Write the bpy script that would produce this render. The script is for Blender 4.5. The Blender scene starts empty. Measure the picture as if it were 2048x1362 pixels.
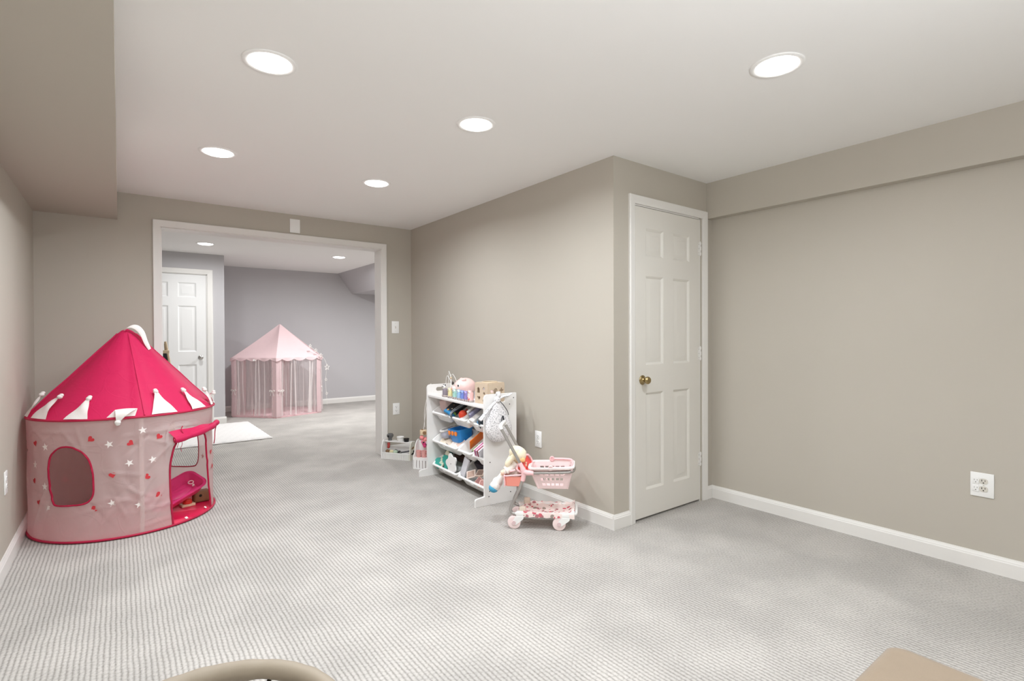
import bpy, bmesh, math, random
from mathutils import Vector, Matrix
from mathutils.geometry import tessellate_polygon
random.seed(7)
PI = math.pi
SC = bpy.context.scene
COL = SC.collection

# ------------------------------------------------------------------ camera, world, exposure
def make_camera():
    yaw, pitch, roll, h, f = 0.6463, -0.0094, -0.0039, 1.2033, 1040.51
    fw = Vector((math.sin(yaw) * math.cos(pitch), math.cos(yaw) * math.cos(pitch), math.sin(pitch)))
    r = Vector((math.cos(yaw), -math.sin(yaw), 0))
    u = r.cross(fw)
    c, s = math.cos(roll), math.sin(roll)
    r2, u2 = c * r + s * u, -s * r + c * u
    cam = bpy.data.cameras.new('camera')
    cam.sensor_fit = 'HORIZONTAL'; cam.sensor_width = 36
    cam.lens = f / 2048 * 36
    cam.clip_start = .02
    o = bpy.data.objects.new('camera', cam); COL.objects.link(o)
    m = Matrix((r2, u2, -fw)).transposed().to_4x4(); m.translation = (0, 0, h)
    o.matrix_world = m
    SC.camera = o
make_camera()
W = bpy.data.worlds.new('world'); SC.world = W; W.use_nodes = True
W.node_tree.nodes['Background'].inputs[0].default_value = (.8, .85, .9, 1)
W.node_tree.nodes['Background'].inputs[1].default_value = .3
SC.view_settings.view_transform = 'Standard'; SC.view_settings.look = 'None'
SC.view_settings.gamma = 1; SC.view_settings.use_curve_mapping = False
SC.view_settings.exposure = 0.16
SC.cycles.max_bounces = 14; SC.cycles.diffuse_bounces = 8
SC.cycles.transparent_max_bounces = 16; SC.cycles.transmission_bounces = 8
SC.cycles.sample_clamp_indirect = 6
LAMP_W = 12.8          # watts of each recessed lamp, main room
LAMP2_W = 25.5         # next room
LAMP_SPREAD = 163
FILL_W = 60.0  # watts of the added fill light under the ceiling

# room constants (metres)
XL, XS, XM, XB, XR = -.482, -.005, 2.434, 3.433, 3.5015
YF, YD, ZC, ZS, ZB = 4.971, 2.1845, 2.3087, 2.098, 2.050
YF2, YB, Y2, ZC2, YBACK = 5.12, 9.40, 8.20, 2.335, -2.2

# ------------------------------------------------------------------ mesh helpers
def NB(): return bmesh.new()
def addmesh(bm, verts, faces, M=None):
    vs = [bm.verts.new((M @ Vector(v)) if M else v) for v in verts]
    for f in faces:
        try: bm.faces.new([vs[i] for i in f])
        except ValueError: pass
    return vs
def merge(bm, src, M=None):
    src.verts.index_update()
    addmesh(bm, [v.co.copy() for v in src.verts], [[v.index for v in f.verts] for f in src.faces], M)
    src.free()
def box(bm, c, s, bev=0, M=None, seg=2):
    t = NB(); bmesh.ops.create_cube(t, size=1)
    for v in t.verts: v.co = Vector((v.co.x * s[0], v.co.y * s[1], v.co.z * s[2]))
    if bev: bmesh.ops.bevel(t, geom=t.edges[:], offset=bev, segments=seg, profile=.5, affect='EDGES')
    T = Matrix.Translation(c)
    merge(bm, t, (M @ T) if M else T)
def box2(bm, a, b, bev=0, M=None):
    box(bm, [(a[i] + b[i]) / 2 for i in range(3)], [abs(b[i] - a[i]) for i in range(3)], bev, M)
def rings(bm, R, close_u=True, cap0=True, cap1=True, M=None):
    n = len(R[0]); V = []
    for r in R: V += [tuple(p) for p in r]
    F = []
    for i in range(len(R) - 1):
        for j in range(n if close_u else n - 1):
            k = (j + 1) % n
            F.append((i * n + j, i * n + k, (i + 1) * n + k, (i + 1) * n + j))
    if cap0: F.append(tuple(range(n - 1, -1, -1)))
    if cap1: F.append(tuple((len(R) - 1) * n + j for j in range(n)))
    addmesh(bm, V, F, M)
def tube(bm, pts, r, seg=8, closed=False, M=None, flat=1.0):
    P = [Vector(p) for p in pts]; n = len(P); R = []
    rad = r if isinstance(r, (list, tuple)) else [r] * n
    up = None
    for i in range(n):
        a = P[i - 1] if (i > 0 or closed) else P[i]
        b = P[(i + 1) % n] if (i < n - 1 or closed) else P[i]
        t = (b - a).normalized()
        if up is None:
            up = Vector((0, 0, 1)) if abs(t.z) < .9 else Vector((1, 0, 0))
        x = up - t * up.dot(t)
        if x.length < 1e-6: x = t.orthogonal()
        x.normalize(); y = t.cross(x); up = x
        R.append([P[i] + (x * math.cos(2 * PI * k / seg) * flat + y * math.sin(2 * PI * k / seg)) * rad[i] for k in range(seg)])
    if closed:
        R.append(R[0]); rings(bm, R, cap0=False, cap1=False, M=M)
        bmesh.ops.remove_doubles(bm, verts=bm.verts[:], dist=1e-6)
    else: rings(bm, R, M=M)
def cyl(bm, a, b, r0, r1=None, seg=16, M=None):
    r1 = r0 if r1 is None else r1
    tube(bm, [a, b], [r0, r1], seg, M=M)
def lathe(bm, prof, seg=24, M=None, cap=True):
    rings(bm, [[(r * math.cos(2 * PI * k / seg), r * math.sin(2 * PI * k / seg), z) for k in range(seg)] for r, z in prof], cap0=cap, cap1=cap, M=M)
def ball(bm, c, r, seg=16, M=None):
    rr = r if isinstance(r, (tuple, list)) else (r, r, r)
    t = NB(); bmesh.ops.create_uvsphere(t, u_segments=seg, v_segments=max(6, seg // 2 + 2), radius=1)
    T = Matrix.Translation(c) @ Matrix.Diagonal((*rr, 1))
    merge(bm, t, (M @ T) if M else T)
def plate(bm, outer, holes, th, M=None):
    loops = [outer] + list(holes)
    V2 = [Vector((p[0], p[1], 0)) for l in loops for p in l]
    tris = tessellate_polygon([[Vector((p[0], p[1], 0)) for p in l] for l in loops])
    n = len(V2)
    V = [(v.x, v.y, 0) for v in V2] + [(v.x, v.y, th) for v in V2]
    F = [tuple(t) for t in tris] + [tuple(i + n for i in reversed(t)) for t in tris]
    s = 0
    for l in loops:
        m = len(l)
        for i in range(m):
            j = (i + 1) % m
            F.append((s + i, s + j, s + j + n, s + i + n))
        s += m
    t = NB(); addmesh(t, V, F)
    bmesh.ops.recalc_face_normals(t, faces=t.faces[:])
    merge(bm, t, M)
def rrect(w, h, r, cx=0, cy=0, seg=4):
    out = []
    for (sx, sy, a0) in ((1, -1, -90), (1, 1, 0), (-1, 1, 90), (-1, -1, 180)):
        for k in range(seg + 1):
            a = math.radians(a0 + 90 * k / seg)
            out.append((cx + sx * (w / 2 - r) + r * math.cos(a), cy + sy * (h / 2 - r) + r * math.sin(a)))
    return out
def grid(bm, fn, nu, nv, M=None, closed=False):
    V = [fn(i / (nu if closed else nu - 1), j / (nv - 1)) for j in range(nv) for i in range(nu)]
    F = []
    for j in range(nv - 1):
        for i in range(nu if closed else nu - 1):
            k = (i + 1) % nu
            F.append((j * nu + i, j * nu + k, (j + 1) * nu + k, (j + 1) * nu + i))
    addmesh(bm, V, F, M)
def spline(P, n, closed=False):
    P = [Vector(p) for p in P]; m = len(P); out = []
    N = m if closed else m - 1
    for i in range(N):
        p0 = P[(i - 1) % m] if (closed or i > 0) else P[0]
        p1, p2 = P[i], P[(i + 1) % m]
        p3 = P[(i + 2) % m] if (closed or i < m - 2) else P[-1]
        for k in range(n):
            t = k / n
            out.append(.5 * ((2 * p1) + (p2 - p0) * t + (2 * p0 - 5 * p1 + 4 * p2 - p3) * t * t + (3 * p1 - p0 - 3 * p2 + p3) * t ** 3))
    if not closed: out.append(P[-1])
    return out
def star_pts(ro, ri, n=5, rot=90):
    return [((ro if k % 2 == 0 else ri) * math.cos(math.radians(rot + 180 * k / n)), (ro if k % 2 == 0 else ri) * math.sin(math.radians(rot + 180 * k / n))) for k in range(2 * n)]
def heart_pts(s):
    o = []
    for k in range(20):
        t = 2 * PI * k / 20
        o.append((s * 16 * math.sin(t) ** 3 / 17, s * (13 * math.cos(t) - 5 * math.cos(2 * t) - 2 * math.cos(3 * t) - math.cos(4 * t)) / 17))
    return o
def obj(name, bm, mat, parent=None, smooth=35, M=None, recalc=True, **props):
    if recalc: bmesh.ops.recalc_face_normals(bm, faces=bm.faces[:])
    me = bpy.data.meshes.new(name); bm.to_mesh(me); bm.free()
    if smooth:
        me.polygons.foreach_set('use_smooth', [True] * len(me.polygons))
        me.set_sharp_from_angle(angle=math.radians(smooth))
    me.materials.append(mat)
    o = bpy.data.objects.new(name, me); COL.objects.link(o)
    if parent: o.parent = parent
    if M is not None:
        if parent: o.matrix_local = M
        else: o.matrix_world = M
    for k, v in props.items(): o[k] = v
    return o
def thing(name, label, cat, M=None, group=None):
    o = bpy.data.objects.new(name, None); COL.objects.link(o); o.empty_display_size = .05
    if M is not None: o.matrix_world = M if isinstance(M, Matrix) else Matrix.Translation(M)
    o['label'] = label; o['category'] = cat
    if group: o['group'] = group
    return o
def tag(o, label, cat, group=None):
    o['label'] = label; o['category'] = cat
    if group: o['group'] = group
    return o
def struct(name, bm=None, mat=None, parent=None, M=None, smooth=35):
    if bm is None:
        o = bpy.data.objects.new(name, None); COL.objects.link(o)
        if M is not None: o.matrix_world = M
    else: o = obj(name, bm, mat, parent, smooth, M)
    if not parent: o['kind'] = 'structure'
    return o
def T(x, y, z): return Matrix.Translation((x, y, z))
def RZ(d): return Matrix.Rotation(math.radians(d), 4, 'Z')
def RY(d): return Matrix.Rotation(math.radians(d), 4, 'Y')
def RX(d): return Matrix.Rotation(math.radians(d), 4, 'X')
def inst(src, name, parent=None, M=None):
    c = src.copy(); c.name = name; COL.objects.link(c); c.parent = parent
    if M is not None:
        if parent: c.matrix_local = M
        else: c.matrix_world = M
    return c

# ------------------------------------------------------------------ materials
def lin(c):
    c = c.lstrip('#'); v = [int(c[i:i + 2], 16) / 255 for i in (0, 2, 4)]
    return tuple(x / 12.92 if x <= .04045 else ((x + .055) / 1.055) ** 2.4 for x in v)
MATS = {}
def base(name):
    m = bpy.data.materials.new(name); m.use_nodes = True
    nt = m.node_tree; N = nt.nodes; L = nt.links
    p = N['Principled BSDF']
    tc = N.new('ShaderNodeTexCoord')
    return m, nt, N, L, p, tc
def math_node(N, L, op, a, b=None):
    n = N.new('ShaderNodeMath'); n.operation = op
    for i, x in enumerate((a, b)):
        if x is None: continue
        if isinstance(x, (int, float)): n.inputs[i].default_value = x
        else: L.new(x, n.inputs[i])
    return n.outputs[0]
def mat(name, hexc, rough=.55, var=.04, vs=30, bump=0, bs=300, metal=0, spec=.4, clear=0, transl=0, transp=0, sheen=0, coat=0, bd=.002, crease=0):
    if name in MATS: return MATS[name]
    m, nt, N, L, p, tc = base(name)
    c = lin(hexc)
    nz = N.new('ShaderNodeTexNoise'); nz.inputs['Scale'].default_value = vs; nz.inputs['Detail'].default_value = 4
    L.new(tc.outputs['Object'], nz.inputs['Vector'])
    mx = N.new('ShaderNodeMix'); mx.data_type = 'RGBA'
    L.new(nz.outputs['Fac'], mx.inputs['Factor'])
    mx.inputs['A'].default_value = (*[x * (1 - var) for x in c], 1)
    mx.inputs['B'].default_value = (*[min(1, x * (1 + var)) for x in c], 1)
    L.new(mx.outputs['Result'], p.inputs['Base Color'])
    p.inputs['Roughness'].default_value = rough; p.inputs['Metallic'].default_value = metal
    p.inputs['Specular IOR Level'].default_value = spec
    p.inputs['Coat Weight'].default_value = coat
    p.inputs['Sheen Weight'].default_value = sheen
    bn = None
    if bump:
        n2 = N.new('ShaderNodeTexNoise'); n2.inputs['Scale'].default_value = bs; n2.inputs['Detail'].default_value = 3
        L.new(tc.outputs['Object'], n2.inputs['Vector'])
        b = N.new('ShaderNodeBump'); b.inputs['Strength'].default_value = bump; b.inputs['Distance'].default_value = bd
        hsrc = n2.outputs['Fac']
        if crease:
            wv = N.new('ShaderNodeTexNoise'); wv.inputs['Scale'].default_value = crease * .6; wv.inputs['Detail'].default_value = 1
            L.new(tc.outputs['Object'], wv.inputs['Vector'])
            ad = N.new('ShaderNodeVectorMath'); ad.operation = 'MULTIPLY_ADD'; L.new(wv.outputs['Color'], ad.inputs[0]); ad.inputs[1].default_value = (.25, .25, .25); L.new(tc.outputs['Object'], ad.inputs[2])
            vo = N.new('ShaderNodeTexVoronoi'); vo.feature = 'DISTANCE_TO_EDGE'; vo.inputs['Scale'].default_value = crease; L.new(ad.outputs[0], vo.inputs['Vector'])
            mn = math_node(N, L, 'MINIMUM', vo.outputs['Distance'], .05)
            hsrc = math_node(N, L, 'SUBTRACT', math_node(N, L, 'MULTIPLY', n2.outputs['Fac'], .6), math_node(N, L, 'MULTIPLY', mn, 1.5))
        L.new(hsrc, b.inputs['Height']); L.new(b.outputs['Normal'], p.inputs['Normal']); bn = b.outputs['Normal']
    out = N['Material Output']; sh = p.outputs['BSDF']
    if transl:
        t = N.new('ShaderNodeBsdfTranslucent'); L.new(mx.outputs['Result'], t.inputs['Color'])
        if bn: L.new(bn, t.inputs['Normal'])
        a = N.new('ShaderNodeMixShader'); a.inputs[0].default_value = transl
        L.new(sh, a.inputs[1]); L.new(t.outputs[0], a.inputs[2]); sh = a.outputs[0]
    if transp:
        t = N.new('ShaderNodeBsdfTransparent'); a = N.new('ShaderNodeMixShader'); a.inputs[0].default_value = transp
        L.new(sh, a.inputs[1]); L.new(t.outputs[0], a.inputs[2]); sh = a.outputs[0]
    L.new(sh, out.inputs['Surface'])
    MATS[name] = m
    return m
def carpet_mat():
    m, nt, N, L, p, tc = base('carpet_loop_pile')
    # a little wander so the rows are not ruler straight
    wn = N.new('ShaderNodeTexNoise'); wn.inputs['Scale'].default_value = 9; wn.inputs['Detail'].default_value = 2
    L.new(tc.outputs['Object'], wn.inputs['Vector'])
    add = N.new('ShaderNodeVectorMath'); add.operation = 'MULTIPLY_ADD'
    L.new(wn.outputs['Color'], add.inputs[0]); add.inputs[1].default_value = (.009, .009, 0); L.new(tc.outputs['Object'], add.inputs[2])
    sp = N.new('ShaderNodeSeparateXYZ'); L.new(add.outputs[0], sp.inputs[0])
    pit = .0176
    xs = math_node(N, L, 'DIVIDE', sp.outputs['X'], pit)
    row = math_node(N, L, 'FLOOR', xs)
    rib = math_node(N, L, 'ABSOLUTE', math_node(N, L, 'SINE', math_node(N, L, 'MULTIPLY', xs, PI)))
    off = math_node(N, L, 'MULTIPLY', row, .37)
    ys = math_node(N, L, 'ADD', math_node(N, L, 'DIVIDE', sp.outputs['Y'], .024), off)
    loop = math_node(N, L, 'ABSOLUTE', math_node(N, L, 'SINE', math_node(N, L, 'MULTIPLY', ys, PI)))
    loop2 = math_node(N, L, 'POWER', loop, .8); rib2 = math_node(N, L, 'POWER', rib, 1.1)
    fz = N.new('ShaderNodeTexNoise'); fz.inputs['Scale'].default_value = 110; fz.inputs['Detail'].default_value = 2
    L.new(tc.outputs['Object'], fz.inputs['Vector'])
    fy = N.new('ShaderNodeTexNoise'); fy.inputs['Scale'].default_value = 380; fy.inputs['Detail'].default_value = 2
    L.new(tc.outputs['Object'], fy.inputs['Vector'])
    hgt = math_node(N, L, 'ADD', math_node(N, L, 'MULTIPLY', rib2, .36), math_node(N, L, 'MULTIPLY', math_node(N, L, 'MULTIPLY', loop2, rib2), .22))
    h2 = math_node(N, L, 'ADD', hgt, math_node(N, L, 'ADD', math_node(N, L, 'MULTIPLY', fz.outputs['Fac'], .80), math_node(N, L, 'MULTIPLY', fy.outputs['Fac'], .45)))
    cr = N.new('ShaderNodeValToRGB')
    cr.color_ramp.elements[0].position = .0; cr.color_ramp.elements[0].color = (*lin('7c7872'), 1)
    cr.color_ramp.elements[1].position = 1.0; cr.color_ramp.elements[1].color = (*lin('c0bcb7'), 1)
    rm = N.new('ShaderNodeMapRange'); rm.inputs['From Min'].default_value = .35; rm.inputs['From Max'].default_value = 1.12
    L.new(h2, rm.inputs[0]); L.new(rm.outputs[0], cr.inputs[0])
    bl = N.new('ShaderNodeTexNoise'); bl.inputs['Scale'].default_value = 2.6; bl.inputs['Detail'].default_value = 3
    L.new(tc.outputs['Object'], bl.inputs['Vector'])
    mr = N.new('ShaderNodeMapRange'); mr.inputs['From Min'].default_value = .38; mr.inputs['From Max'].default_value = .66
    mr.inputs['To Min'].default_value = .86; mr.inputs['To Max'].default_value = 1.03
    L.new(bl.outputs['Fac'], mr.inputs[0])
    mul = N.new('ShaderNodeVectorMath'); mul.operation = 'SCALE'
    L.new(cr.outputs[0], mul.inputs[0]); L.new(mr.outputs[0], mul.inputs['Scale'])
    L.new(mul.outputs[0], p.inputs['Base Color'])
    p.inputs['Roughness'].default_value = .95; p.inputs['Specular IOR Level'].default_value = .1
    b = N.new('ShaderNodeBump'); b.inputs['Strength'].default_value = .4; b.inputs['Distance'].default_value = .005
    L.new(h2, b.inputs['Height']); L.new(b.outputs['Normal'], p.inputs['Normal'])
    return m
def spots_mat(name, bg, spots, scale, size, rough=.8, transl=0):
    """cloth with printed spots: spots = [(hex, share), ...] by voronoi cell"""
    m, nt, N, L, p, tc = base(name)
    v = N.new('ShaderNodeTexVoronoi'); v.inputs['Scale'].default_value = scale
    L.new(tc.outputs['Object'], v.inputs['Vector'])
    sep = N.new('ShaderNodeSeparateColor'); L.new(v.outputs['Color'], sep.inputs[0])
    rad = math_node(N, L, 'MULTIPLY', math_node(N, L, 'ADD', sep.outputs[1], .35), size)
    inside = math_node(N, L, 'LESS_THAN', v.outputs['Distance'], rad)
    cr = N.new('ShaderNodeValToRGB'); cr.color_ramp.interpolation = 'CONSTANT'
    acc = 0
    for i, (h, s) in enumerate(spots):
        e = cr.color_ramp.elements[0] if i == 0 else cr.color_ramp.elements.new(acc)
        e.position = acc; e.color = (*lin(h), 1); acc += s
    while len(cr.color_ramp.elements) > len(spots): cr.color_ramp.elements.remove(cr.color_ramp.elements[-1])
    L.new(sep.outputs[0], cr.inputs[0])
    mx = N.new('ShaderNodeMix'); mx.data_type = 'RGBA'
    L.new(inside, mx.inputs['Factor']); mx.inputs['A'].default_value = (*lin(bg), 1); L.new(cr.outputs[0], mx.inputs['B'])
    L.new(mx.outputs['Result'], p.inputs['Base Color']); p.inputs['Roughness'].default_value = rough
    return m
def emit_mat(name, col, st):
    m, nt, N, L, p, tc = base(name)
    p.inputs['Base Color'].default_value = (.9, .9, .9, 1)
    p.inputs['Emission Color'].default_value = (*col, 1); p.inputs['Emission Strength'].default_value = st
    return m

WALL = mat('greige_wall_paint', 'b8b2a7', .75, .012, 3, .06, 220, spec=.25)
WALLG = mat('grey_wall_paint', 'bcbabc', .75, .012, 3, .06, 220, spec=.25)
CEIL = mat('white_ceiling_paint', 'efeeec', .85, .01, 2, .05, 200, spec=.2)
TRIM = mat('white_trim_paint', 'e4e2de', .42, .012, 5, spec=.4)
DOORW = mat('white_door_paint', 'dcd9d2', .45, .012, 6, .03, 60, spec=.4)
CARPET = carpet_mat()
PLW = mat('white_plastic', 'eeeeec', .38, .015, 12)
PLG = mat('warm_grey_plastic', 'cfcbc1', .4, .02, 20)
LAMW = mat('white_laminate', 'e9e8e6', .4, .012, 8)
BLACK = mat('black_plastic', '15151a', .5, .1)
BRASS = mat('antique_brass', 'a8946a', .25, .08, 60, metal=1)
CHROME = mat('satin_nickel', 'b9b6b2', .28, .05, 60, metal=1)
STEEL = mat('grey_tube_metal', 'a9a6a2', .35, .04, 60, metal=.6)
HOLE = mat('dark_slot', '2a2724', .8, .05)
GAPM = mat('dark_gap', '3a342d', .9, .05)
ROOFC = mat('crimson_roof_cloth', 'd2295c', .55, .05, 14, .5, 11, transl=.2, spec=.22, bd=.010, crease=7)
CRIM = mat('crimson_binding', 'b81843', .55, .05, 30, transl=.1)
CRIMF = mat('crimson_floor_cloth', 'd5184c', .45, .04, 20)
TENTW = mat('pale_pink_sheer_cloth', 'ecdedb', .5, .03, 20, .6, 8, transl=.5, transp=.20, bd=.012, crease=6)
WHITEC = mat('white_cloth', 'efece8', .8, .03, 40, .3, 200, transl=.15)
HEART = mat('red_print', 'c9373f', .7, .04)
STARW = mat('white_print', 'f3eeea', .7, .03)
PINKC = mat('blush_pink_cloth', 'dfc5c7', .75, .03, 20, .25, 120, transl=.2)
PINKD = mat('rose_mat_cloth', 'e2bcc0', .8, .04, 20, .3, 120)
TULLE = mat('white_tulle', 'f4eeed', .8, .02, 20, transl=.4, transp=.72)
SHAG = mat('white_shag', 'e2e0de', .95, .10, 45, 1, 90)
TAN = mat('tan_microfibre', '8a7a67', .85, .06, 25, .3, 300, sheen=.2)
TANC = mat('beige_padded_cloth', '948979', .6, .04, 20, .15, 90)
PINKP = mat('pale_pink_plastic', 'f4dddc', .4, .02, 15, transl=.1)
PINKP2 = mat('pink_plastic', 'f0c5c7', .4, .02, 15)
CORAL = mat('coral_plastic', 'ea9384', .4, .03, 15)
REDP = mat('red_plastic', 'd8392e', .4, .05, 15)
MAG = mat('hot_pink_plastic', 'd8417c', .32, .04, 12)
WOOD = mat('pale_wood', 'd9c3a4', .55, .1, 30)
WOODT = mat('taupe_wood', 'cbb9a3', .6, .08, 30)
BROWNW = mat('brown_wood', '8a6a4b', .55, .15, 30)
PLUSHC = mat('cream_plush', 'f1e6c9', .95, .05, 60, .6, 220, sheen=.3)
SKIN = mat('peach_cloth', 'f0cdb6', .85, .03, 40)

# ------------------------------------------------------------------ room shell
def wallbox(name, boxes, m):
    bm = NB()
    for a, b in boxes: box2(bm, a, b)
    return struct(name, bm, m, smooth=0)
bm = NB(); box2(bm, (-1.8, YBACK - .1, -.05), (5.4, 9.6, 0)); struct('floor', bm, CARPET, smooth=0)
wallbox('ceiling', [((-.6, YBACK - .1, ZC), (3.62, YF, ZC + .06))], CEIL)
wallbox('ceiling_next_room', [((-1.8, YF, ZC2), (5.4, 9.6, ZC2 + .06))], CEIL)
wallbox('wall_left', [((XL - .1, YBACK, 0), (XL, YF, ZC))], WALL)
OX0, OX1, OZ = .270, 2.104, 2.073
wallbox('wall_far', [((XL - .1, YF, 0), (OX0, YF2, ZC2)), ((OX0, YF, OZ), (OX1, YF2, ZC2)), ((OX1, YF, 0), (XM + .1, YF2, ZC2)),
                     ((-1.8, YF + .02, 0), (XL - .1, YF2, ZC2)), ((XM + .1, YF + .02, 0), (5.4, YF2, ZC2))], WALL)
wallbox('wall_middle', [((XM, YD, 0), (XM + .1, YF, ZC))], WALL)
DX0, DX1, DZ = 2.633, 3.342, 2.036
wallbox('wall_closet', [((XM + .1, YD, 0), (DX0 - .012, YD + .11, ZC)), ((DX0 - .012, YD, DZ + .012), (DX1 + .012, YD + .11, ZC)), ((DX1 + .012, YD, 0), (XR + .1, YD + .11, ZC))], WALL)
wallbox('wall_right', [((XR, YBACK, 0), (XR + .1, YD, ZC))], WALL)
wallbox('wall_back', [((XL - .1, YBACK - .1, 0), (XR + .1, YBACK, ZC))], WALL)
wallbox('ceiling_soffit_left', [((XL, YBACK, ZS), (XS, YF, ZC))], WALL)
wallbox('ceiling_soffit_right', [((XB, YBACK, ZB), (XR, YD, ZC))], WALL)
# next room
D2X0, D2X1, D2Z = .190, .951, 2.045
wallbox('wall_alcove', [((-1.8, Y2, 0), (D2X0 - .012, Y2 + .11, ZC2)), ((D2X0 - .012, Y2, D2Z + .012), (D2X1 + .012, Y2 + .11, ZC2)), ((D2X1 + .012, Y2, 0), (1.170, Y2 + .11, ZC2)), ((1.06, Y2 + .11, 0), (1.170, YB, ZC2))], WALLG)
wallbox('wall_next_far', [((-1.8, YB, 0), (5.4, YB + .1, ZC2))], WALLG)
wallbox('wall_next_left', [((-1.8, YF2, 0), (-1.7, Y2, ZC2))], WALLG)
wallbox('wall_next_right', [((5.3, YF2, 0), (5.4, YB, ZC2))], WALLG)
bm = NB()
rings(bm, [[(3.155, y, ZC2), (3.414, y, 1.980), (5.3, y, 1.980), (5.3, y, ZC2)] for y in (YF2, YB)])
struct('ceiling_soffit_sloped', bm, WALLG, smooth=0)

def baseboard(name, p0, p1, nrm, h=.091, th=.014):
    """profile extruded from p0 to p1; nrm points into the room"""
    n = Vector((*nrm, 0))
    prof = [(0, 0), (th, 0), (th, h * .74), (th * .8, h * .80), (th * .8, h * .84), (th * .45, h * .93), (th * .35, h), (0, h)]
    bm = NB()
    rings(bm, [[Vector((p[0], p[1], 0)) + n * a + Vector((0, 0, z)) for a, z in prof] for p in (p0, p1)])
    return struct(name, bm, TRIM, smooth=25)
baseboard('baseboard_left', (XL, YBACK), (XL, YF), (1, 0))
baseboard('baseboard_far_left', (XL, YF), (.213, YF), (0, -1))
baseboard('baseboard_far_right', (2.161, YF), (XM, YF), (0, -1))
baseboard('baseboard_middle', (XM, YD), (XM, YF), (-1, 0))
baseboard('baseboard_closet', (XM - .014, YD), (2.579, YD), (0, -1))
baseboard('baseboard_closet_right', (3.428, YD), (XR, YD), (0, -1))
baseboard('baseboard_right', (XR, YBACK), (XR, YD), (-1, 0))
baseboard('baseboard_alcove', (1.023, Y2), (1.184, Y2), (0, -1))
baseboard('baseboard_alcove_side', (1.170, Y2), (1.170, YB), (1, 0))
baseboard('baseboard_next_far', (1.170, YB), (5.3, YB), (0, -1))

def casing(name, x0, x1, ztop, y, w, th=.017, floor=0.0):
    """door casing round an opening x0..x1, front face towards -y"""
    e = struct(name, M=T(0, y, 0))
    prof = [(0, 0), (0, -.009), (.006, -.012), (w * .35, -.012), (w * .55, -th + .002), (w * .85, -th), (w - .004, -th), (w, -th + .005), (w, 0)]
    def side(sx, xi):
        bm = NB()
        rings(bm, [[(xi + sx * a, b, floor) for a, b in prof], [(xi + sx * a, b, ztop + a) for a, b in prof]])
        obj('side_casing', bm, TRIM, e, 25)
    side(-1, x0); side(1, x1)
    bm = NB()
    rings(bm, [[(x0 - a, b, ztop + a) for a, b in prof], [(x1 + a, b, ztop + a) for a, b in prof]])
    obj('head_casing', bm, TRIM, e, 25)
    return e
casing('trim_1', DX0 - .006, DX1 + .032, DZ + .008, YD, .054)
casing('trim_2', .268, 2.106, 2.076, YF, .055)
casing('trim_3', D2X0 - .006, D2X1 + .012, D2Z + .008, Y2, .066)
e = struct('trim_4')
for nm, a, b in (('side_lining', (OX0 - .002, YF - .004, 0), (OX0 + .004, YF2 + .004, OZ)), ('side_lining', (OX1 - .004, YF - .004, 0), (OX1 + .002, YF2 + .004, OZ)),
                 ('head_lining', (OX0, YF - .004, OZ - .004), (OX1, YF2 + .004, OZ + .002))):
    bm = NB(); box2(bm, a, b); obj(nm, bm, TRIM, e, 0)

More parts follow.
